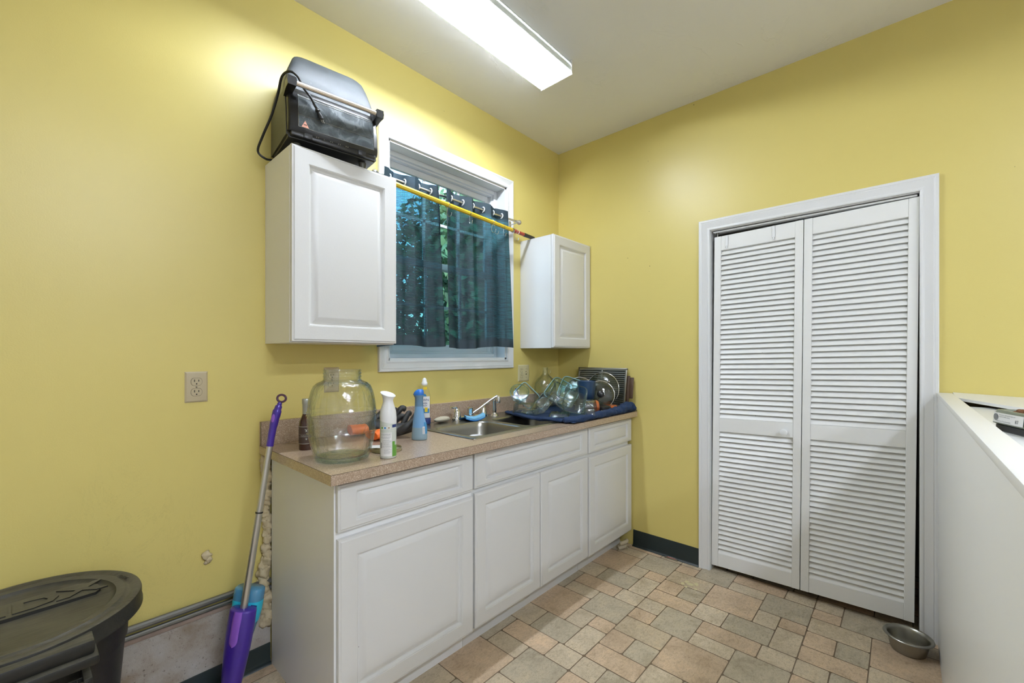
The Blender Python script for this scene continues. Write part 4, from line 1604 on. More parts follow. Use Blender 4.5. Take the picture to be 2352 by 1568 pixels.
# trigger-less blue spray bottle
sc_ = (-1.551, -.385)
T0 = Matrix.Translation((sc_[0], sc_[1], CT)) @ Matrix.Rotation(math.atan2(rt.y, rt.x), 4, 'Z')
sb = thing('cleaner_bottle', 'pale blue cleaner bottle with a glossy bright blue domed cap near the sink', 'bottle', (*sc_, CT))


def oval(prof, mb, n=36, T=T0):
    return mb.loft([[(ox + rx * math.cos(2 * PI * k / n), ry * math.sin(2 * PI * k / n), z) for k in range(n)] for rx, ry, z, ox in prof], T=T)


mb = MB()
oval([(.030, .018, 0, 0), (.0335, .0215, .003, 0), (.0345, .022, .012, 0), (.0335, .0215, .035, 0), (.0315, .0205, .055, 0)], mb)
mb.build('liquid_base', 'bliq', sb, 60)
mb = MB()
oval([(.0315, .0205, .055, 0), (.028, .019, .080, -.001), (.0235, .0175, .105, -.002), (.0195, .0165, .128, -.002), (.0180, .016, .147, -.002)], mb)
mb.build('bottle_body', 'bbot', sb, 60)
mb = MB()
oval([(.0184, .0164, .147, -.002), (.0184, .0164, .150, -.002), (.0175, .0160, .170, -.002), (.0180, .0165, .184, -.002), (.0215, .0180, .193, -.0035), (.0225, .0185, .196, -.004)], mb)
mb.build('sleeve', 'bslv', sb, 60)
mb = MB()
oval([(.0225, .0186, .196, -.004), (.0228, .0188, .200, -.004), (.0215, .018, .208, -.002), (.0170, .015, .216, .001), (.0105, .010, .221, .003), (.002, .002, .222, .003)], mb)
mb.build('dome_cap', 'bcap', sb, 70)
mb = MB()
mb.use('inkblue')
mb.grid([[T0 @ Vector((.0345 * math.cos(a) * k_, .0222 * math.sin(a) * k_, z)) for a in [-.75 + .12 * q for q in range(8)]] for z, k_ in ((.028, .985), (.045, .975), (.062, .935), (.078, .87))])
mb.use('paper')
mb.grid([[T0 @ Vector((.0348 * math.cos(a) * k_, .0224 * math.sin(a) * k_, z)) for a in [-1.02 + .06 * q for q in range(7)]] for z, k_ in ((.028, .985), (.045, .975), (.060, .945))])
mb.build('label', None, sb, 60)
mb = MB()
for k in range(9):
    z = .030 + .003 * k
    mb.grid([[T0 @ Vector((.0350 * math.cos(a) * .985, .0226 * math.sin(a) * .985, zz)) for a in (-.98, -.85, -.72)] for zz in (z, z + .0011)])
mb.build('label_print', 'inkgrey', sb, 0)

# dish soap bottle behind it
dc = (-1.300, -.075)
TD = Matrix.Translation((dc[0], dc[1], CT + .0055)) @ Matrix.Rotation(math.atan2(rt.y, rt.x), 4, 'Z')
db = thing('dish_soap_bottle', 'clear dish soap bottle with a white nozzle, dark blue foot and printed label', 'bottle', (*dc, CT + .0055))
mb = MB()
oval([(.031, .018, 0, 0), (.033, .020, .004, 0), (.033, .020, .030, 0), (.032, .0195, .032, 0)], mb, T=TD)
mb.build('foot', 'navy', db, 60)
mb = MB()
oval([(.032, .0195, .032, 0), (.031, .019, .060, 0), (.0325, .0195, .110, 0), (.031, .019, .150, 0), (.024, .016, .180, 0), (.0165, .0145, .200, 0), (.0135, .0135, .208, 0)], mb, T=TD)
mb.build('bottle_body', 'clearp', db, 60)
mb = MB()
oval([(.0145, .0145, .206, 0), (.0155, .0155, .208, 0), (.0155, .0155, .220, 0), (.012, .012, .224, 0), (.0115, .0115, .233, 0), (.009, .009, .240, 0), (.003, .003, .245, 0)], mb, T=TD)
mb.build('nozzle', 'white', db, 60)


def dpatch(mb, x0, x1, z0, z1, off=0):
    n = 8
    return mb.grid([[TD @ Vector((x, -.0200 * math.sqrt(max(0, 1 - (x / .0345) ** 2)) - .0006 - off, z)) for x in [x0 + (x1 - x0) * k / n for k in range(n + 1)]] for z in (z0, z1)])


mb = MB()
dpatch(mb, -.029, .030, .036, .148)
mb.build('label', 'paper', db, 60)
mb = MB()
mb.use('inkblue')
dpatch(mb, -.012, .028, .060, .084, .0006)
mb.use('lime')
dpatch(mb, .006, .020, .066, .090, .0009)
mb.build('label_blocks', None, db, 0)
mb = MB()
for body, size, x, z in (('DAWN', .0165, .0, .124), ('POWER', .0110, .0, .108), ('WASH', .0110, .002, .096)):
    vs, fs = text_mesh(body, size)
    mb.add([TD @ Vector((v.x + x, -.0200 * math.sqrt(max(0, 1 - ((v.x + x) / .0345) ** 2)) - .0014, z + v.y)) for v in vs], fs)
mb.build('brand_lettering', 'navy', db, 0)
mb = MB()
mb.grid([[TD @ Vector((x, -.0165 - .001, z)) for x in (-.002, .017)] for z in (.184, .197)])
mb.build('neck_sticker', 'lime', db, 0)
mb = MB()
mb.use('inkblue')
mb.add([TD @ Vector((.004 + .011 * math.cos(a), -.0206, .148 + (.014 * math.sin(a) if math.sin(a) > 0 else 0))) for a in [PI * q / 10 for q in range(11)]], [list(range(11))])
mb.build('label_wave', None, db, 0)

# soap bar / pumice, sponge, plastic cup in the sink
mb = MB()
rn = random.Random(6)
random.seed(6)
mb.sphere((0, 0, 0), (.056, .026, .0155), 22, 12, jit=.035, T=Matrix.Translation((-1.192, -.088, CT + .0045 + .0155)) @ Matrix.Rotation(.1, 4, 'Z'))
tag(mb.build('pumice_bar', 'soap', None, 80), 'oblong cream pumice bar on the sink rim left of the faucet', 'soap')
sg = thing('sponge', 'curled light blue dish sponge with dark blue scrub pad on the sink rim', 'sponge', (-1.028, -.172, fz + .001))
TS = Matrix.Translation((-1.028, -.172, fz + .001)) @ Matrix.Rotation(-.55, 4, 'Z')
for nm, zb_, th, mt in (('scrub_pad', 0, .005, 'scrub'), ('sponge_body', .005, .012, 'sponge')):
    mb = MB()
    rings = []
    for k in range(13):
        s_ = k / 12 - .5
        cz = .045 * s_ * s_ + .014 * max(0, s_)
        x = s_ * .108
        tt = th + (.006 * max(0, s_) if nm == 'sponge_body' else 0)
        e = .003 if k in (0, 12) else 0
        rings.append([(x, -.034 + e, zb_ + cz), (x, .034 - e, zb_ + cz), (x, .036 - e, zb_ + cz + tt * .5), (x, .034 - e, zb_ + cz + tt), (x, -.034 + e, zb_ + cz + tt), (x, -.036 + e, zb_ + cz + tt * .5)])
    mb.loft(rings, T=TS)
    mb.build(nm, mt, sg, 50)
cu = thing('plastic_cup', 'small white plastic cup standing in the left sink bowl', 'cup', (-1.140, -.305, CT + .0035 - .165))
mb = MB()
z9 = CT + .0035 - .1645
mb.lathe([(0, z9), (.022, z9), (.024, z9 + .002), (.033, z9 + .108), (.036, z9 + .110), (.034, z9 + .112), (.031, z9 + .108), (.022, z9 + .004), (0, z9 + .003)], 28, c=(-1.140, -.305))
mb.build('cup_body', 'white', cu, 50)

# ------------------------------------------------------------------ navy towel under the dishes
rn = random.Random(12)
ph = [rn.uniform(0, 6) for _ in range(8)]
NU, NV = 70, 60


def towel_edge(v):
    """left edge of the towel, v 0 back .. 1 front"""
    a = [(-.700, -.095), (-.745, -.22), (-.800, -.37), (-.805, -.47), (-.760, -.56), (-.745, -.648)]
    f = v * (len(a) - 1)
    i = min(int(f), len(a) - 2)
    f -= i
    return Vector((a[i][0] + (a[i + 1][0] - a[i][0]) * f, a[i][1] + (a[i + 1][1] - a[i][1]) * f))


def towel_z(x, y, u, v):
    h = .0125 + .0025 * math.sin(x * 26 + y * 9 + ph[0]) + .002 * math.sin(y * 41 - x * 12 + ph[1]) + .0012 * math.sin(x * 90 + ph[2])
    over = x < -.60 and y > -.53 and y < -.20
    return CT + .0045 + h - (.004 if over else 0)


def towel_top():
    top = []
    for j in range(NV + 1):
        v = j / NV
        L = towel_edge(v)
        R = Vector((-.016, -.10 - .555 * v))
        row = []
        for i in range(NU + 1):
            u = i / NU
            p = L.lerp(R, u)
            z = towel_z(p.x, p.y, u, v)
            e = min(u * NU, (1 - u) * NU, j, NV - j)
            if e < 2:
                z = CT + .0068 + (z - CT - .0068) * (e / 2)
            row.append((p.x + .003 * math.sin(v * 30 + ph[4]) * (1 - u), p.y, z))
        top.append(row)
    return top


tw = thing('towel', 'thick navy blue towel bunched along the counter edge under the drying dishes', 'towel', (-.4, -.38, CT))
mb = MB()
tp = towel_top()
mb.grid(tp)
mb.grid([[(x, y, CT + .0062) for x, y, z in r] for r in tp])
tmain = mb.build('towel_sheet', 'towel', tw, 80)


def roll(pts, rr, nm, seed):
    rn = random.Random(seed)
    q = bend(pts, 10)
    n = len(q)
    R_ = []
    for i in range(n):
        e = min(i, n - 1 - i)
        R_.append((rr[0] + (rr[1] - rr[0]) * i / n) * (1 + .10 * math.sin(i * .9 + seed) + .05 * math.sin(i * 2.3)) * min(1, .45 + e * .25))
    mb = MB()
    # folded oval section with creases
    P_ = [Vector(p) for p in q]
    rings = []
    for i, p in enumerate(P_):
        d = (P_[min(i + 1, n - 1)] - P_[max(i - 1, 0)]).normalized()
        up = Vector((0, 0, 1))
        s_ = d.cross(up).normalized()
        ring = []
        for k in range(20):
            a = 2 * PI * k / 20
            r = R_[i] * (1 + .10 * math.sin(3 * a + i * .35) + .05 * math.sin(5 * a - i * .5))
            v = p + s_ * math.cos(a) * r * 1.25 + up * math.sin(a) * r
            v.z = max(v.z, CT + .0012) if v.y > CF else v.z
            ring.append(v)
        rings.append(ring)
    mb.loft(rings)
    return mb.build(nm, 'towel', tw, 80)


roll([(-.770, -.600, CT + .019), (-.700, -.628, CT + .020), (-.58, -.640, CT + .022), (-.45, -.640, CT + .024), (-.33, -.634, CT + .023), (-.27, -.630, CT + .022)], (.017, .021), 'front_roll', 1)
roll([(-.300, -.632, CT + .023), (-.230, -.638, CT + .028), (-.160, -.636, CT + .034), (-.105, -.630, CT + .037), (-.075, -.625, CT + .036)], (.021, .030), 'front_roll', 2)
roll([(-.095, -.640, CT + .030), (-.060, -.632, CT + .032), (-.040, -.60, CT + .030)], (.024, .026), 'corner_fold', 3)
roll([(-.700, -.100, CT + .014), (-.735, -.20, CT + .015), (-.780, -.33, CT + .015), (-.800, -.43, CT + .016), (-.785, -.52, CT + .018), (-.765, -.59, CT + .018)], (.009, .011), 'side_hem', 4)

# ------------------------------------------------------------------ dishes drying on the towel
TZ = CT + .0235


def container(loc, rot, w_, d_, h, label, mt='glass', name='food_container', rim=None, r=.022, group='glass food containers drying on the towel'):
    t = thing(name, label, 'container', loc, rot, group)
    th = .0032
    prof = [(.86, 0.0, .75), (.90, .002, .9), (.94, .010, 1), (.985, h - .006, 1), (1.02, h - .005, 1), (1.025, h - .001, 1), (1.0, h, 1)]
    rings = [rrect(w_ * k, d_ * k, r * q, 5, z) for k, z, q in prof]
    for k, z, q in reversed(prof[:4]):
        rings.append(rrect(w_ * k - 2 * th, d_ * k - 2 * th, r * q, 5, min(max(z, th), h - .002)))
    m = MB().loft(rings)
    m.build('bowl_body', mt, t, 50, world=False)
    if True:
        rim = rim or 'grim'
        mb = MB()
        pth = [Vector(p) for p in rrect(w_ * 1.0, d_ * 1.0, r, 5, h - .002)]
        mb.tube(pth + [pth[0]], .0028, 8, caps=False)
        mb.build('rim', rim, t, 60, world=False)
    return t


def settle(root, z, n=0):
    bpy.context.view_layer.update()
    lo = min((o.matrix_world @ v.co).z for o in root.children_recursive if o.type == 'MESH' for v in o.data.vertices)
    root.location.z += z - lo
    return root


def rot_to(up, spin=0.0):
    """euler that carries +z onto up"""
    q = Vector((0, 0, 1)).rotation_difference(Vector(up).normalized())
    m = q.to_matrix() @ Matrix.Rotation(spin, 3, 'Z')
    return m.to_euler()


CD = Vector((-.74, -.67, 0))               # roughly toward the viewer
settle(container((-.655, -.225, TZ + .052), (PI, 0, .5), .170, .125, .052, 'clear glass container turned upside down at the left front of the heap', 'glass'), TZ)
settle(container((-.500, -.100, TZ + .078), rot_to((-.70, -.70, .12), PI / 2), .150, .112, .055, 'glass container with pale teal rim standing on its side below the switch plate', 'glass', rim='tealrim'), TZ)
container((-.625, -.150, TZ + .085), rot_to((-.62, -.62, .80), .3), .118, .118, .050, 'round-cornered glass bowl leaning back on the upside-down container', 'aqua', r=.056, rim=None)
settle(container((-.590, -.315, TZ + .024), rot_to((-.55, -.70, .40), .2), .105, .080, .055, 'small glass container tipped toward the sink in the middle of the heap', 'glass'), TZ)
container((-.560, -.345, TZ + .098), rot_to((.55, -.50, -.60), .8), .055, .055, .115, 'tall narrow square glass lying aslant on top of the heap', 'glass', r=.008)
settle(container((-.690, -.385, TZ + .034), rot_to((-.50, .10, .80), .2), .125, .090, .038, 'shallow glass container leaning at the sink edge of the towel', 'glass'), TZ)
settle(container((-.600, -.548, TZ + .056), rot_to((-.62, -.52, .42), .5), .165, .125, .070, 'large aqua-tinted glass container tipped open at the front of the heap', 'aqua', rim=None, r=.030), TZ)
settle(container((-.400, -.315, TZ + .082), rot_to((-.66, -.60, .32), PI / 2 + .2), .160, .125, .060, 'deep glass container standing on its side left of the navy mug', 'glass'), TZ)
container((-.478, -.405, TZ + .062), rot_to((-.55, -.62, .62), .4), .130, .100, .050, 'glass container stacked aslant between the deep one and the large front one', 'aqua')
settle(container((-.560, -.622, TZ + .048), (PI, 0, .9), .078, .060, .042, 'smallest glass container, upside down near the towel fold', 'glass', r=.014), TZ)
settle(container((-.675, -.500, TZ + .020), (PI, .0, .6), .150, .110, .018, 'flat aqua glass dish lying under the large tipped container', 'aqua', name='flat_glass_dish', r=.02, group=None), TZ)
settle(container((-.330, -.462, TZ + .070), (PI, 0, .3), .140, .125, .070, 'glass container turned upside down, carrying the navy mug', 'glass'), TZ)
settle(container((-.700, -.305, TZ + .022), (PI, 0, 1.1), .110, .085, .022, 'low clear glass dish upside down beside the right sink bowl', 'glass'), TZ)
for loc, up, sp_, lb in (((-.330, -.235, TZ + .108), (-.50, -.55, .55), .2, 'pale teal plastic cover leaning at the back of the heap'), ((-.285, -.300, TZ + .118), (-.55, -.50, .60), .35, 'second pale teal plastic cover, leaning in front of the first')):
    container(loc, rot_to(up, sp_), .180, .135, .012, lb, 'tlid', name='container_cover', rim='tealrim', r=.03, group='teal plastic lids')

# orange-ended glass tumbler on its side
og = thing('glass_tumbler', 'short clear glass tumbler on its side with an orange base end', 'tumbler', (-.475, -.535, TZ + .037), rot_to((.70, -.66, .06)))
MB().lathe([(.030, .086), (.036, .075), (.037, .0), (.0355, 0), (.0350, .073), (.028, .082), (0, .083)], 30).build('glass_body', 'clearp', og, 50, world=False)
MB().lathe([(.0372, .070), (.0364, .078), (.030, .088), (0, .089)], 30).build('orange_base', 'amberp', og, 50, world=False)
settle(og, TZ)

# gallon jug with finger loop
gj = (-.300, -.105)
jg = thing('glass_jug', 'round-shouldered clear glass gallon jug with finger loop in the back corner', 'jug', (*gj, TZ - .002))
jz = TZ - .002
mb = MB()
mb.lathe([(r, z + jz) for r, z in [(0, .004), (.062, .002), (.074, .006), (.078, .020), (.078, .130), (.072, .155), (.056, .180), (.036, .202), (.022, .218), (.0175, .232), (.0170, .250), (.0185, .252), (.0185, .262), (.0165, .264),
                                   (.0150, .262), (.0145, .232), (.020, .215), (.034, .198), (.053, .177), (.069, .153), (.075, .130), (.075, .022), (.060, .008), (0, .010)]], 48, c=gj)
mb.build('glass_body', 'glass', jg, 60)
mb = MB()
lp = []
for k in range(15):
    a = PI * .5 - PI * 1.1 * k / 14
    lp.append(Vector((gj[0] + rt.x * (.021 + .016 * math.cos(a)), gj[1] + rt.y * (.021 + .016 * math.cos(a)), jz + .234 + .017 * math.sin(a))))
mb.tube(lp, .0042, 8)
mb.build('finger_loop', 'glass', jg, 60)
mb = MB()
mb.tube([(gj[0] + rt.x * .030, gj[1] + rt.y * .030, jz + .205), (gj[0] + rt.x * .062, gj[1] + rt.y * .062, jz + .176), (gj[0] + rt.x * .085, gj[1] + rt.y * .085, jz + .160)], .003, 8)
mb.sphere((gj[0] + rt.x * .085, gj[1] + rt.y * .085, jz + .160), (.006, .006, .006), 10, 8)
tag(mb.build('wire_whisk_handle', 'steel'), 'short metal wire handle lying against the shoulder of the glass jug', 'utensil')

# dark straw / spoon handle
mb = MB()
mb.tube([(-.556, -.052, TZ + .128), (-.545, -.056, TZ + .110), (-.500, -.070, TZ + .020), (-.494, -.072, TZ + .002)], [.0036, .0032, .003, .003], 8)
tag(mb.build('spoon_handle', 'wine'), 'dark red utensil handle sticking up behind the teal-rimmed container', 'utensil')

# navy mug on the upturned container
mz = TZ + .0705
mc = (-.330, -.462)
mg = thing('mug', 'navy blue stoneware cup standing on an upturned glass container', 'mug', (*mc, mz))
mb = MB()
mb.lathe([(r, z + mz) for r, z in [(0, .002), (.044, 0), (.048, .003), (.053, .050), (.0590, .112), (.0575, .113), (.0550, .110), (.049, .050), (.044, .008), (0, .006)]], 40, c=mc)
mb.build('cup_body', 'mug', mg, 50)

# pan lids, slotted pan, small round lids


def pan_lid(c, up, r, label, strap=False):
    t = thing('pan_lid', label, 'lid', c, rot_to(up), 'domed glass pan lids leaning by the wall')
    MB().lathe([(r * .985, 0), (r * .90, r * .13), (r * .70, r * .23), (r * .40, r * .30), (.012, r * .33), (.010, r * .33 - .003), (r * .40, r * .30 - .003), (r * .69, r * .23 - .003), (r * .88, r * .13 - .003), (r * .97, -.002)], 48).build('glass_dome', 'lid_glass', t, 60, world=False)
    mb = MB()
    pts = [(r * math.cos(2 * PI * k / 48), r * math.sin(2 * PI * k / 48), 0) for k in range(49)]
    mb.tube(pts, .0030, 8, caps=False)
    mb.build('steel_rim', 'chrome', t, 60, world=False)
    mb = MB()
    mb.lathe([(.010, r * .33 - .004), (.010, r * .33 + .008), (.020, r * .33 + .014), (.023, r * .33 + .022), (.018, r * .33 + .029), (0, r * .33 + .031)], 24)
    mb.build('knob', 'black', t, 50, world=False)
    if strap:
        mb = MB()
        mb.tube([(r * 1.0, 0, 0), (r * 1.12, 0, .004), (r * 1.14, 0, .010)], [.004, .006, .005], 8)
        mb.build('hanging_tab', 'chrome', t, 50, world=False)
    return t


settle(pan_lid((-.185, -.315, TZ + .104), (-.80, -.45, .20), .098, 'domed glass pan lid behind the navy mug, leftmost of the three', False), TZ)
settle(pan_lid((-.125, -.455, TZ + .120), (-.97, -.16, .18), .115, 'largest domed glass pan lid with a thin steel rim, furthest right', False), TZ)
settle(pan_lid((-.235, -.505, TZ + .098), (-.80, -.53, .16), .090, 'frontmost glass pan lid with black knob and steel hanging tab', True), TZ)

TP = Matrix.Translation((-.072, 0, TZ + .001)) @ Matrix.Rotation(math.radians(9.5), 4, 'Y')
sp_ = thing('slotted_pan', 'slotted steel broiler pan leaning against the right wall behind the lids', 'pan', (-.06, -.39, TZ))
mb = MB()
y0, y1, H_ = -.592, -.205, .262
for a, b in (((-.006, y0, 0), (.006, y0 + .014, H_)), ((-.006, y1 - .014, 0), (.006, y1, H_)), ((-.006, y0, H_ - .014), (.006, y1, H_)), ((-.006, y0, 0), (.006, y1, .014)), ((-.003, (y0 + y1) / 2 - .006, .014), (.003, (y0 + y1) / 2 + .006, H_ - .014))):
    mb.box(a, b, .002, T=TP)
for k in range(17):
    z = .022 + k * .0138
    mb.box((-.0035, y0 + .012, z), (.0015, y1 - .012, z + .0075), .001, T=TP, seg=1)
mb.build('slotted_top', 'steel2', sp_, 30)
MB().box((.0065, y0 + .004, .004), (.0095, y1 - .004, H_ - .004), .001, T=TP).build('pan_back', 'ovenside', sp_, 30)
mb = MB()
TW_ = Matrix.Translation((-.050, 0, TZ + .001)) @ Matrix.Rotation(math.radians(7.0), 4, 'Y')
mb.box((.002, -.604, 0), (.012, -.40, .21), .002, T=TW_)
mb.box((.004, -.632, .06), (.011, -.602, .20), .004, T=TW_)
tag(mb.build('cutting_board', 'wood'), 'dark wooden board edge with grip sticking out behind the slotted pan', 'cutting board')

bl = thing('canister_lid', 'black round screw lid lying on the towel fold in front of the glass lids', 'lid', (-.318, -.570, TZ))
MB().lathe([(r, z + TZ) for r, z in [(0, .001), (.044, 0), (.047, .003), (.047, .012), (.050, .014), (.050, .030), (.046, .033), (0, .033)]], 40, c=(-.318, -.570)).build('lid_body', 'black', bl, 40)
mb = MB()
for k in range(14):
    a = 2 * PI * k / 14
    mb.box((.0468, -.003, TZ + .004), (.0480, .003, TZ + .011), T=Matrix.Translation((-.318, -.570, 0)) @ Matrix.Rotation(a, 4, 'Z'))
mb.build('lid_marks', 'silverwrap', bl, 0)
ob = thing('orange_lid', 'glossy orange round lid lying behind the black canister lid', 'lid', (-.250, -.600, TZ + .004))
MB().lathe([(r, z + TZ + .012) for r, z in [(0, .000), (.036, 0), (.040, .004), (.040, .014), (.034, .020), (0, .022)]], 36, c=(-.240, -.585)).build('lid_body', 'amberp', ob, 40)

# ------------------------------------------------------------------ spray mop leaning by the counter
random.seed(21)
mA, mB_ = Vector((-2.054, -.175, 1.120)), Vector((-2.214, -.179, .060))


def mp(z, off=0.0):
    f = (mA.z - z) / (mA.z - mB_.z)
    return mA.lerp(mB_, f)


mop = thing('spray_mop', 'purple and silver spray mop leaning against the counter end', 'mop', (-2.220, -.180, 0))
MB().tube([mp(.930), mp(.685)], .0110, 18).build('handle_tube', 'alu', mop)
MB().tube([mp(.6835), mp(.34)], .0122, 18).build('handle_tube', 'alu', mop)
mb = MB()
MB().tube([mp(.6865), mp(.6815)], .0124, 18).build('joint_ring', 'slot', mop)
# grip, bowed slightly, flattening toward the ring
axis = (mA - mB_).normalized()
side = axis.cross(Vector((.74, .67, 0))).normalized()
gpts = [mp(.925), mp(.960), mp(.995) - side * .001, mp(1.030) - side * .004, mp(1.058) - side * .007, mp(1.080) - side * .011, mp(1.092) - side * .013]
mb = MB()
mb.tube(bend(gpts, 4), [.0128] * 5 + [.0132] * 4 + [.0145] * 4 + [.0155] * 4 + [.0125] * 3 + [.0085] * 3 + [.006] * 2, 18)
mb.build('grip', 'purple', mop, 70)
mb = MB()
pc = mp(1.106) - side * .016
mb.tube([pc + (side * math.cos(2 * PI * k / 28) * .0165 + axis * math.sin(2 * PI * k / 28) * .0135) for k in range(29)], .0042, 10, caps=False)
mb.build('hanging_ring', 'wine', mop, 70)
mb = MB()
tc = mp(1.030) - side * .004
nrm = -Vector((.74, .67, 0))
nrm = (nrm - axis * nrm.dot(axis)).normalized()
rings = []
for k_, o_ in ((1.0, .0138), (1.0, .0158), (.8, .0172), (.3, .0176)):
    rings.append([tc + nrm * o_ + side * (.0066 * k_ * math.cos(a)) + axis * (.016 * k_ * math.sin(a)) for a in [2 * PI * q / 20 for q in range(20)]])
mb.loft(rings)
mb.build('trigger', 'lilac', mop, 60)
# purple housing
mb = MB()
rings = []
for z, w_, d__ in ((.352, .040, .026), (.350, .0445, .031), (.345, .0455, .033), (.30, .0465, .036), (.24, .0450, .037), (.18, .0405, .036), (.12, .035, .034), (.075, .028, .028), (.062, .020, .022)):
    c = mp(z)
    rings.append([c + side * (w_ * math.copysign(abs(math.cos(a)) ** .8, math.cos(a))) + nrm * (d__ * math.sin(a) * (1 if math.sin(a) > 0 else .75)) for a in [2 * PI * q / 28 for q in range(28)]])
mb.loft(rings)
hs = mb.build('housing', 'purple', mop, 60)
mb = MB()
prev = []
for z in [.350 - .115 * (k / 17) ** .6 for k in range(18)]:
    c = mp(z)
    t_ = (z - .235) / .115
    wv = .0165 * (1 if t_ > .18 else math.sqrt(max(.02, 1 - ((.18 - t_) / .18) ** 2)))
    o_ = .0385 if z < .335 else .0335
    prev.append([c + side * (wv * q) + nrm * (o_ - .0035 * abs(q) ** 2 * 2 * .5 + (.001 if abs(q) < .9 else -.004)) for q in (-1, -.85, -.4, 0, .4, .85, 1)])
mb.grid(prev)
mb.build('release_button', 'lilac', hs, 60)
# refill bottle clipped on the wall side
mb = MB()
back = -nrm
rings = []
for z, w_, d__ in ((.405, .046, .026), (.400, .051, .030), (.380, .0515, .031), (.320, .0500, .031), (.27, .040, .028), (.20, .028, .02)):
    c = mp(z) + back * .045 + side * .013
    rings.append([c + side * (w_ * math.copysign(abs(math.cos(a)) ** .6, math.cos(a))) + nrm * (d__ * math.copysign(abs(math.sin(a)) ** .7, math.sin(a))) for a in [2 * PI * q / 32 for q in range(32)]])
mb.loft(rings)
rb = mb.build('refill_bottle', 'teal', mop, 60)
mb = MB()
rings = []
for z, w_ in ((.362, .0518), (.322, .0506), (.285, .0440)):
    c = mp(z) + back * .045 + side * .013
    rings.append([c + side * (w_ * math.copysign(abs(math.cos(a)) ** .6, math.cos(a))) + nrm * (.0314 * math.copysign(abs(math.sin(a)) ** .7, math.sin(a))) for a in [2 * PI * q / 32 for q in range(32)]])
mb.loft(rings, False, False)
mb.build('label', 'cyan', rb, 60)
mb = MB()
mb.use('paper')
c = mp(.340) + back * .045


def lp_(u, z, o=.0320):
    cc_ = mp(z) + back * .045 + side * .011
    return cc_ + side * u + nrm * o


mb.add([lp_(-.022, .352), lp_(-.004, .352), lp_(-.004, .318), lp_(-.022, .318)], [[0, 1, 2, 3]])
mb.build('barcode_patch', None, rb, 0)
mb = MB()
for k in range(6):
    u = -.020 + .0026 * k
    mb.add([lp_(u, .350, .0323), lp_(u + .0013, .350, .0323), lp_(u + .0013, .322, .0323), lp_(u, .322, .0323)], [[0, 1, 2, 3]])
mb.build('barcode', 'navy', rb, 0)
mb = MB()
n = 20
for rr, key in ((.0105, 'navy'), (.0085, 'paper'), (.0045, 'navy')):
    mb.use(key)
    mb.add([lp_(.027 + rr * math.cos(2 * PI * i / n), .330 + rr * math.sin(2 * PI * i / n), .0300 + .0004 * (.011 - rr) * 60) for i in range(n)], [list(range(n))])
mb.build('round_badge', None, rb, 0)
mb = MB()
mb.add([lp_(-.046, .352, .0240), lp_(-.028, .356, .0316), lp_(-.028, .346, .0316), lp_(-.046, .342, .0240)], [[0, 1, 2, 3]])
mb.build('logo_bar', 'navy', rb, 0)
# mop head on the floor
mb = MB()
hc = Vector((-2.235, -.185, 0))
mb.loft([[hc + Vector((x * k_, y * k_, z)) for x, y in ((-.13, -.055), (-.12, -.065), (.12, -.065), (.13, -.055), (.13, .055), (.12, .065), (-.12, .065), (-.13, .055))] for z, k_ in ((.0005, .97), (.003, 1), (.018, .98), (.024, .90))])
mb.tube([hc + Vector((0, 0, .020)), mp(.085)], [.020, .016], 14)
mb.build('mop_head', 'purple', mop, 50)

# ------------------------------------------------------------------ black rubbish bin at the lower left
bx_, by_, bz_, br_ = -2.701, -.272, .600, .236
bn = thing('rubbish_bin', 'large dusty black round rubbish bin with raised-letter lid at the lower left', 'bin', (bx_, by_, 0))
mb = MB()
pr_ = [(0, .004), (.165, .0), (.172, .004), (.187, .30), (.2005, .47), (.2055, .480), (.209, .5590), (.2120, .5600), (.2125, .5660)]
pr_ += [(.2060, .5660), (.2030, .5560), (.1950, .46), (.167, .012), (0, .010)]
mb.lathe(pr_, 72, c=(bx_, by_))
mb.build('bin_body', 'bin', bn, 40)
mb = MB()
lid = [(0, .588), (.168, .590), (.176, .5935), (.181, .600), (.200, .6015), (.2075, .5965), (.2125, .5965), (.2200, .6010), (.2290, .6010), (.2345, .5985), (.2362, .5930), (.2362, .5700), (.2385, .5640), (.2385, .5560), (.2355, .5560), (.2345, .5640), (.2330, .5900), (0, .583)]
mb.lathe(lid, 96, c=(bx_, by_))
ldo = mb.build('lid', 'bin', bn, 34)
# embossed crossbar with lettering; the bar runs along x
ca_ = math.radians(2)
TL = Matrix.Translation((bx_, by_, 0)) @ Matrix.Rotation(ca_, 4, 'Z')
mb = MB()
mb.loft([[(x * .5 * 2, y + o_ * .0, z) for x, y, z in [(-.165, .012, zz_), (.140, .012, zz_), (.152, .030, zz_), (.150, .062, zz_), (.132, .095, zz_), (.110, .112, zz_), (-.165, .112, zz_)]] for zz_, o_ in ((.588, 0), (.5975, 1))], T=TL)
mb.build('raised_panel', 'bin', ldo, 30)
vs, fs = text_mesh('HDX', .098, 'CENTER', .0018, .0032)
mb = MB()
mb.add([(v.x * 1.25 + .025, v.y * .95 + .028, v.z + .5985) for v in vs], fs, T=TL)
mb.build('raised_lettering', 'bin', ldo, 30)
vs, fs = text_mesh('7018G', .016, 'CENTER', .0006)
mb = MB()
mb.add([(v.x, v.y, v.z + .6012) for v in vs], fs, T=TL @ Matrix.Translation((.198, .052, 0)) @ Matrix.Rotation(-1.25, 4, 'Z'))
mb.build('small_lettering', 'bin', ldo, 30)
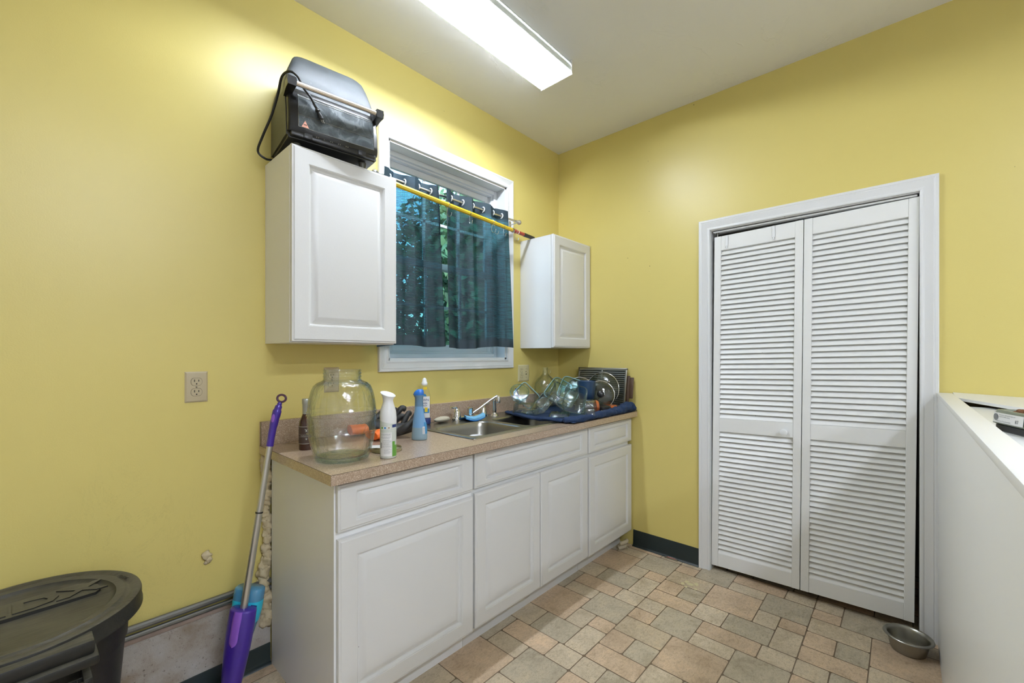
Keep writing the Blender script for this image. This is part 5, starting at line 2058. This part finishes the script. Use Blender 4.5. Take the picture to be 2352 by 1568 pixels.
# front handle
mb = MB()
fy_ = -.2395
a0_, a1_ = -.135, .115
mb.box((a0_, fy_ - .020, .560), (a1_, fy_ + .055, .5935), .006, T=TL)
mb.box((a0_ - .004, fy_ - .034, .538), (a1_ + .006, fy_ + .045, .5605), .005, T=TL)
mb.build('lid_grip', 'bin', ldo, 30)
mb = MB()
mb.box((a0_ - .010, fy_ - .020, .445), (a1_ - .010, fy_ - .010, .500), .002, T=TL)
mb.box((a1_ - .020, fy_ - .018, .440), (a1_ - .004, fy_ + .060, .505), .003, T=TL)
mb.box((a0_ - .012, fy_ - .018, .440), (a0_ + .002, fy_ + .060, .505), .003, T=TL)
mb.box((a0_ - .006, fy_ + .006, .488), (a1_ - .018, fy_ + .010, .500), .001, T=TL)
for k in range(6):
    x = a0_ + .02 + k * .04
    mb.box((x, fy_ - .012, .488), (x + .002, fy_ + .008, .499), T=TL)
mb.box((a0_ - .010, fy_ - .020, .40), (a0_ + .07, fy_ + .045, .447), .003, T=TL)
mb.build('side_handle', 'bin', bn, 30)

# ------------------------------------------------------------------ spray foam, debris
def blob(mb, c, r, seed, squash=(1, .5, 1)):
    rn = random.Random(seed)
    p = [rn.uniform(0, 6) for _ in range(6)]
    rings = []
    for i in range(13):
        th = PI * i / 12
        ring = []
        for k in range(20):
            a = 2 * PI * k / 20
            n_ = 1 + .16 * math.sin(3 * a + p[0] + 2 * th) + .12 * math.sin(5 * th + p[1] + a) + .07 * math.sin(7 * a + p[2])
            rr = max(math.sin(th), .02) * r * n_
            ring.append((c[0] + rr * math.cos(a) * squash[0], c[1] + rr * math.sin(a) * squash[1], c[2] - r * n_ * math.cos(th) * squash[2]))
        rings.append(ring)
    return mb.loft(rings)


rn = random.Random(15)
mb = MB()
zf = .842
k = 0
while zf > .175:
    r = rn.uniform(.013, .022) * (1.25 if zf < .45 else .95)
    xo = -2.040 - (.010 if .30 < zf < .42 else 0) + rn.uniform(-.008, .003)
    blob(mb, (xo, -.012, zf), r, k, (.95, .75, 1.05))
    zf -= r * .95
    k += 1
tag(mb.build('foam_seal', 'foam', None, 180), 'lumpy tan spray foam squeezed down the gap beside the base cabinet', 'spray foam')
mb = MB()
blob(mb, (-2.247, -.008, .515), .015, 31, (1.0, .7, 1.0))
blob(mb, (-2.240, -.009, .499), .011, 32, (.9, .7, 1.2))
blob(mb, (-2.247, -.006, .487), .0075, 33, (1.1, .6, .9))
tag(mb.build('foam_blob', 'foam', None, 180), 'small hardened blob of pale foam stuck on the bare yellow wall', 'spray foam')

mb = MB()
rn = random.Random(5)
for k in range(4):
    x0_, y0_ = -.115 + rn.uniform(-.01, .04), -.585 + rn.uniform(-.03, .0)
    z_ = .012 + .012 * k
    mb.tube(bend([(x0_ - .045, y0_ + .01, z_), (x0_, y0_ - .012, z_ + .008), (x0_ + .040, y0_ + rn.uniform(-.01, .02), z_ + rn.uniform(-.004, .01))], 4), [.010, .011, .012, .012, .013, .012, .011, .009, .005], 9)
for k in range(9):
    a = rn.uniform(0, 6.28)
    p = Vector((-.09 + rn.uniform(-.03, .05), -.600 + rn.uniform(-.02, .02), .012))
    mb.tube(bend([p, p + Vector((.02 * math.cos(a), .02 * math.sin(a), .008)), p + Vector((.04 * math.cos(a + .4), .03 * math.sin(a + .4), -.006))], 3), .0016, 5)
tag(mb.build('frayed_rag', 'twine', None, 60), 'frayed cream rag roll poking out under the right end of the cabinets', 'rag')

mb = MB()
mb.box((-.036, -.925, .0005), (-.024, -.845, .010), .002)
o = tag(mb.build('door_latch_strip', 'steel2', None, 30), 'small metal strip with red label on the floor by the dark baseboard', 'strip')
MB().box((-.0345, -.915, .0100), (-.0285, -.862, .0108)).build('label_face', 'red', o, 0)
MB().box((-.0278, -.912, .0100), (-.0262, -.866, .0110)).build('label_stripe', 'paper', o, 0)

# dried splash on the floor
mb = MB()
rn = random.Random(8)
for cx_, cy_, r in ((-.245, -1.080, .020), (-.230, -1.055, .012), (-.262, -1.045, .012), (-.275, -1.120, .010), (-.225, -1.105, .015), (-.285, -1.070, .009)):
    n = 14
    mb.add([(cx_ + r * rn.uniform(.5, 1.3) * math.cos(2 * PI * i / n), cy_ + r * rn.uniform(.5, 1.3) * math.sin(2 * PI * i / n), .0006) for i in range(n)], [list(range(n))])
o = mb.build('floor_stain', 'ivoryl', None, 0)
tag(o, 'dried yellowish splash stain on the stone-print floor', 'stain', kind='stuff')

# ------------------------------------------------------------------ steel pet bowl on the floor
pb = (-.152, -1.966)
pt = thing('pet_bowl', 'stainless steel pet bowl on the floor between the louvre doors and white box', 'bowl', (*pb, 0))
MB().lathe([(0, .003), (.050, .0028), (.052, .0005), (.056, .001), (.0585, .006), (.0640, .030), (.0700, .056), (.0725, .0650), (.0790, .0665), (.0830, .0655), (.0838, .0635), (.0820, .0680), (.0780, .0690), (.0715, .0670), (.0680, .0560), (.0600, .020), (.0550, .0085), (0, .0060)], 56, c=pb).build('bowl_body', 'steel', pt, 60)

# ------------------------------------------------------------------ over-door hooks on the left louvre leaf
h0 = None
for i, (yy, zt_) in enumerate(((-1.196, 1.9645), (-1.432, 1.9710))):
    mb = MB()
    mb.box((.0078, yy - .007, zt_ - .062), (.0092, yy + .007, zt_ + .0022), .0004, seg=1)
    mb.box((.0078, yy - .007, zt_ + .001), (.0400, yy + .007, zt_ + .0022), .0004, seg=1)
    mb.box((.0388, yy - .007, zt_ - .03), (.0400, yy + .007, zt_ + .0022), .0004, seg=1)
    mb.tube(bend([(.0075, yy, zt_ - .058), (.004, yy, zt_ - .070), (-.006, yy, zt_ - .074), (-.012, yy, zt_ - .064)], 4), .0022, 8)
    tag(mb.build('over_door_hook', 'white', None, 40), ('white over-door hook at the outer edge of the left louvre leaf' if i == 0 else 'white over-door hook near the middle of the louvre doors'), 'hook', 'over-door hooks')

# ------------------------------------------------------------------ pet food dish on the white box
fd = thing('pet_food_dish', 'grey-green square pet dish full of kibble with a paper label, on the white box', 'pet dish', (-.98, -2.20, 1.075), (0, 0, 0))
p0_, p1_ = Vector((-.968, -2.116, 0)), Vector((-1.106, -2.166, 0))
dx_ = (p1_ - p0_).normalized()
yaw_ = math.atan2(dx_.y, dx_.x)
TF = Matrix.Translation((p0_.x, p0_.y, 1.0755)) @ Matrix.Rotation(yaw_, 4, 'Z')
# local frame: x along the near side, +y is the near (viewer) side after the turn
sgn = 1 if (TF.to_3x3() @ Vector((0, 1, 0))).dot(Vector((-.7, .7, 0))) > 0 else -1
L_ = .215


def fr_(x, y, z):
    return (x, -sgn * y, z)                 # y = depth away from the viewer


def rr_(ins, z, r=.022):
    c = (L_ / 2, L_ / 2)
    return [fr_(px_, py_, z) for px_, py_, _ in rrect(L_ - 2 * ins, L_ - 2 * ins, r, 6, 0, c)]


mb = MB()
mb.loft([rr_(.006, 0), rr_(.004, .002), rr_(.004, .016), rr_(.008, .018)], T=TF)
mb.build('rubber_base', 'black', fd, 40)
mb = MB()
mb.loft([rr_(.006, .017), rr_(.0, .020), rr_(.004, .050), rr_(.006, .054), rr_(.012, .054), rr_(.016, .048), rr_(.022, .024), rr_(.03, .022)], T=TF)
mb.build('dish_body', 'dish', fd, 40)
mb = MB()
mb.add([fr_(.020, -.0012, .0225), fr_(.128, -.0012, .0225), fr_(.128, .0010, .0475), fr_(.020, .0010, .0475)], [[0, 1, 2, 3]], T=TF)
lbd = mb.build('paper_label', 'paper', fd, 0)
mb = MB()


def ltext(body, size, x, z, al='LEFT'):
    vs, fs = text_mesh(body, size, al)
    fx_ = [(.0 if False else x + v.x, z + v.y) for v in vs]
    mb.add([fr_(px_, -.0016 + (pz_ - .0225) * .088, pz_) for px_, pz_ in fx_], fs, T=TF)


ltext('Dishwasher safe bowl for pets and', .0042, .041, .0415)
ltext('made for healthy eating', .0042, .041, .0370)
ltext('Veterinary Recommended', .0048, .034, .0255)
ltext('87', .0120, .100, .0275)
mb.build('label_lettering', 'inkgrey', lbd, 0)
mb = MB()
n = 20
mb.add([fr_(.0305 + .0085 * math.cos(2 * PI * i / n), -.0018 + .001, .036 + .009 * math.sin(2 * PI * i / n)) for i in range(n)], [list(range(n))], T=TF)
mb.build('round_emblem', 'inkgrey', lbd, 0)
kb = MB()
rn = random.Random(44)
for k in range(230):
    u, v = rn.uniform(.030, L_ - .030), rn.uniform(.030, L_ - .030)
    hgt = .044 + .038 * math.exp(-(((u - .13) / .06) ** 2 + ((v - .11) / .07) ** 2)) + rn.uniform(0, .008)
    kb.sphere(fr_(u, v, hgt), (.0075 * rn.uniform(.8, 1.2), .0065, .0048), 9, 6, T=TF, jit=.08)
ko = kb.build('kibble', 'kib', None, 60)
tag(ko, 'heap of brown kibble in the grey-green dish on the white box', 'pet food', kind='stuff')

# cardboard edge seen under the louvre doors
mb = MB()
mb.box((.16, -1.86, .0005), (.42, -1.62, .14), .002)
tag(mb.build('cardboard_box', 'tan', None, 20), 'brown cardboard box in the closet glimpsed under the louvre doors', 'box')

# ------------------------------------------------------------------ outdoors beyond the window
gnd = struct(MB().box((-14, .17, -.9), (14, 26, -.8)).build('ground', 'dirt', smooth=0))


def tree(loc, hgt, crown, seed, label):
    t = thing('tree', label, 'tree', loc, group='trees outside the window')
    rn = random.Random(seed)
    mb = MB()
    mb.tube([(0, 0, 0), (.05, .03, hgt * .3), (-.04, 0, hgt * .55), (.02, 0, hgt * .8)], [.16, .13, .09, .04], 10)
    for k in range(7):
        a = rn.uniform(0, 6.28)
        z = hgt * rn.uniform(.35, .7)
        mb.tube([(0, 0, z), (.5 * crown * math.cos(a), .5 * crown * math.sin(a), z + .5 * crown)], [.05, .015], 6)
    mb.build('trunk', 'bark', t, 60, world=False)
    lf = MB()
    for k in range(8500):
        while True:
            p = Vector((rn.uniform(-1, 1), rn.uniform(-1, 1), rn.uniform(-1, 1)))
            if .35 < p.length < 1:
                break
        c = Vector((p.x * crown, p.y * crown, hgt * .62 + p.z * hgt * .48))
        a, b = Vector((rn.gauss(0, 1), rn.gauss(0, 1), rn.gauss(0, 1))).normalized(), Vector((rn.gauss(0, 1), rn.gauss(0, 1), rn.gauss(0, 1)))
        b = (b - a * b.dot(a)).normalized()
        s_ = rn.uniform(.08, .17)
        lf.add([c - a * s_, c + b * s_ * .5, c + a * s_, c - b * s_ * .5], [[0, 1, 2, 3]])
    lf.build('foliage', 'leaf', t, 0, world=False)
    return t


tree((-.6, 4.6, -.8), 5.2, 1.5, 1, 'leafy green tree outside, seen through the left curtain')
tree((4.1, 4.8, -.8), 5.6, 1.5, 2, 'leafy green tree outside, seen through the gap between curtains')
tree((7.2, 5.0, -.8), 5.0, 1.5, 3, 'leafy green tree outside, seen through the right curtain')
tree((1.2, 9.4, -.8), 7.4, 2.4, 4, 'taller green tree further back outside the window')
tree((6.6, 9.6, -.8), 7.0, 2.4, 5, 'tall green tree far right outside the window')
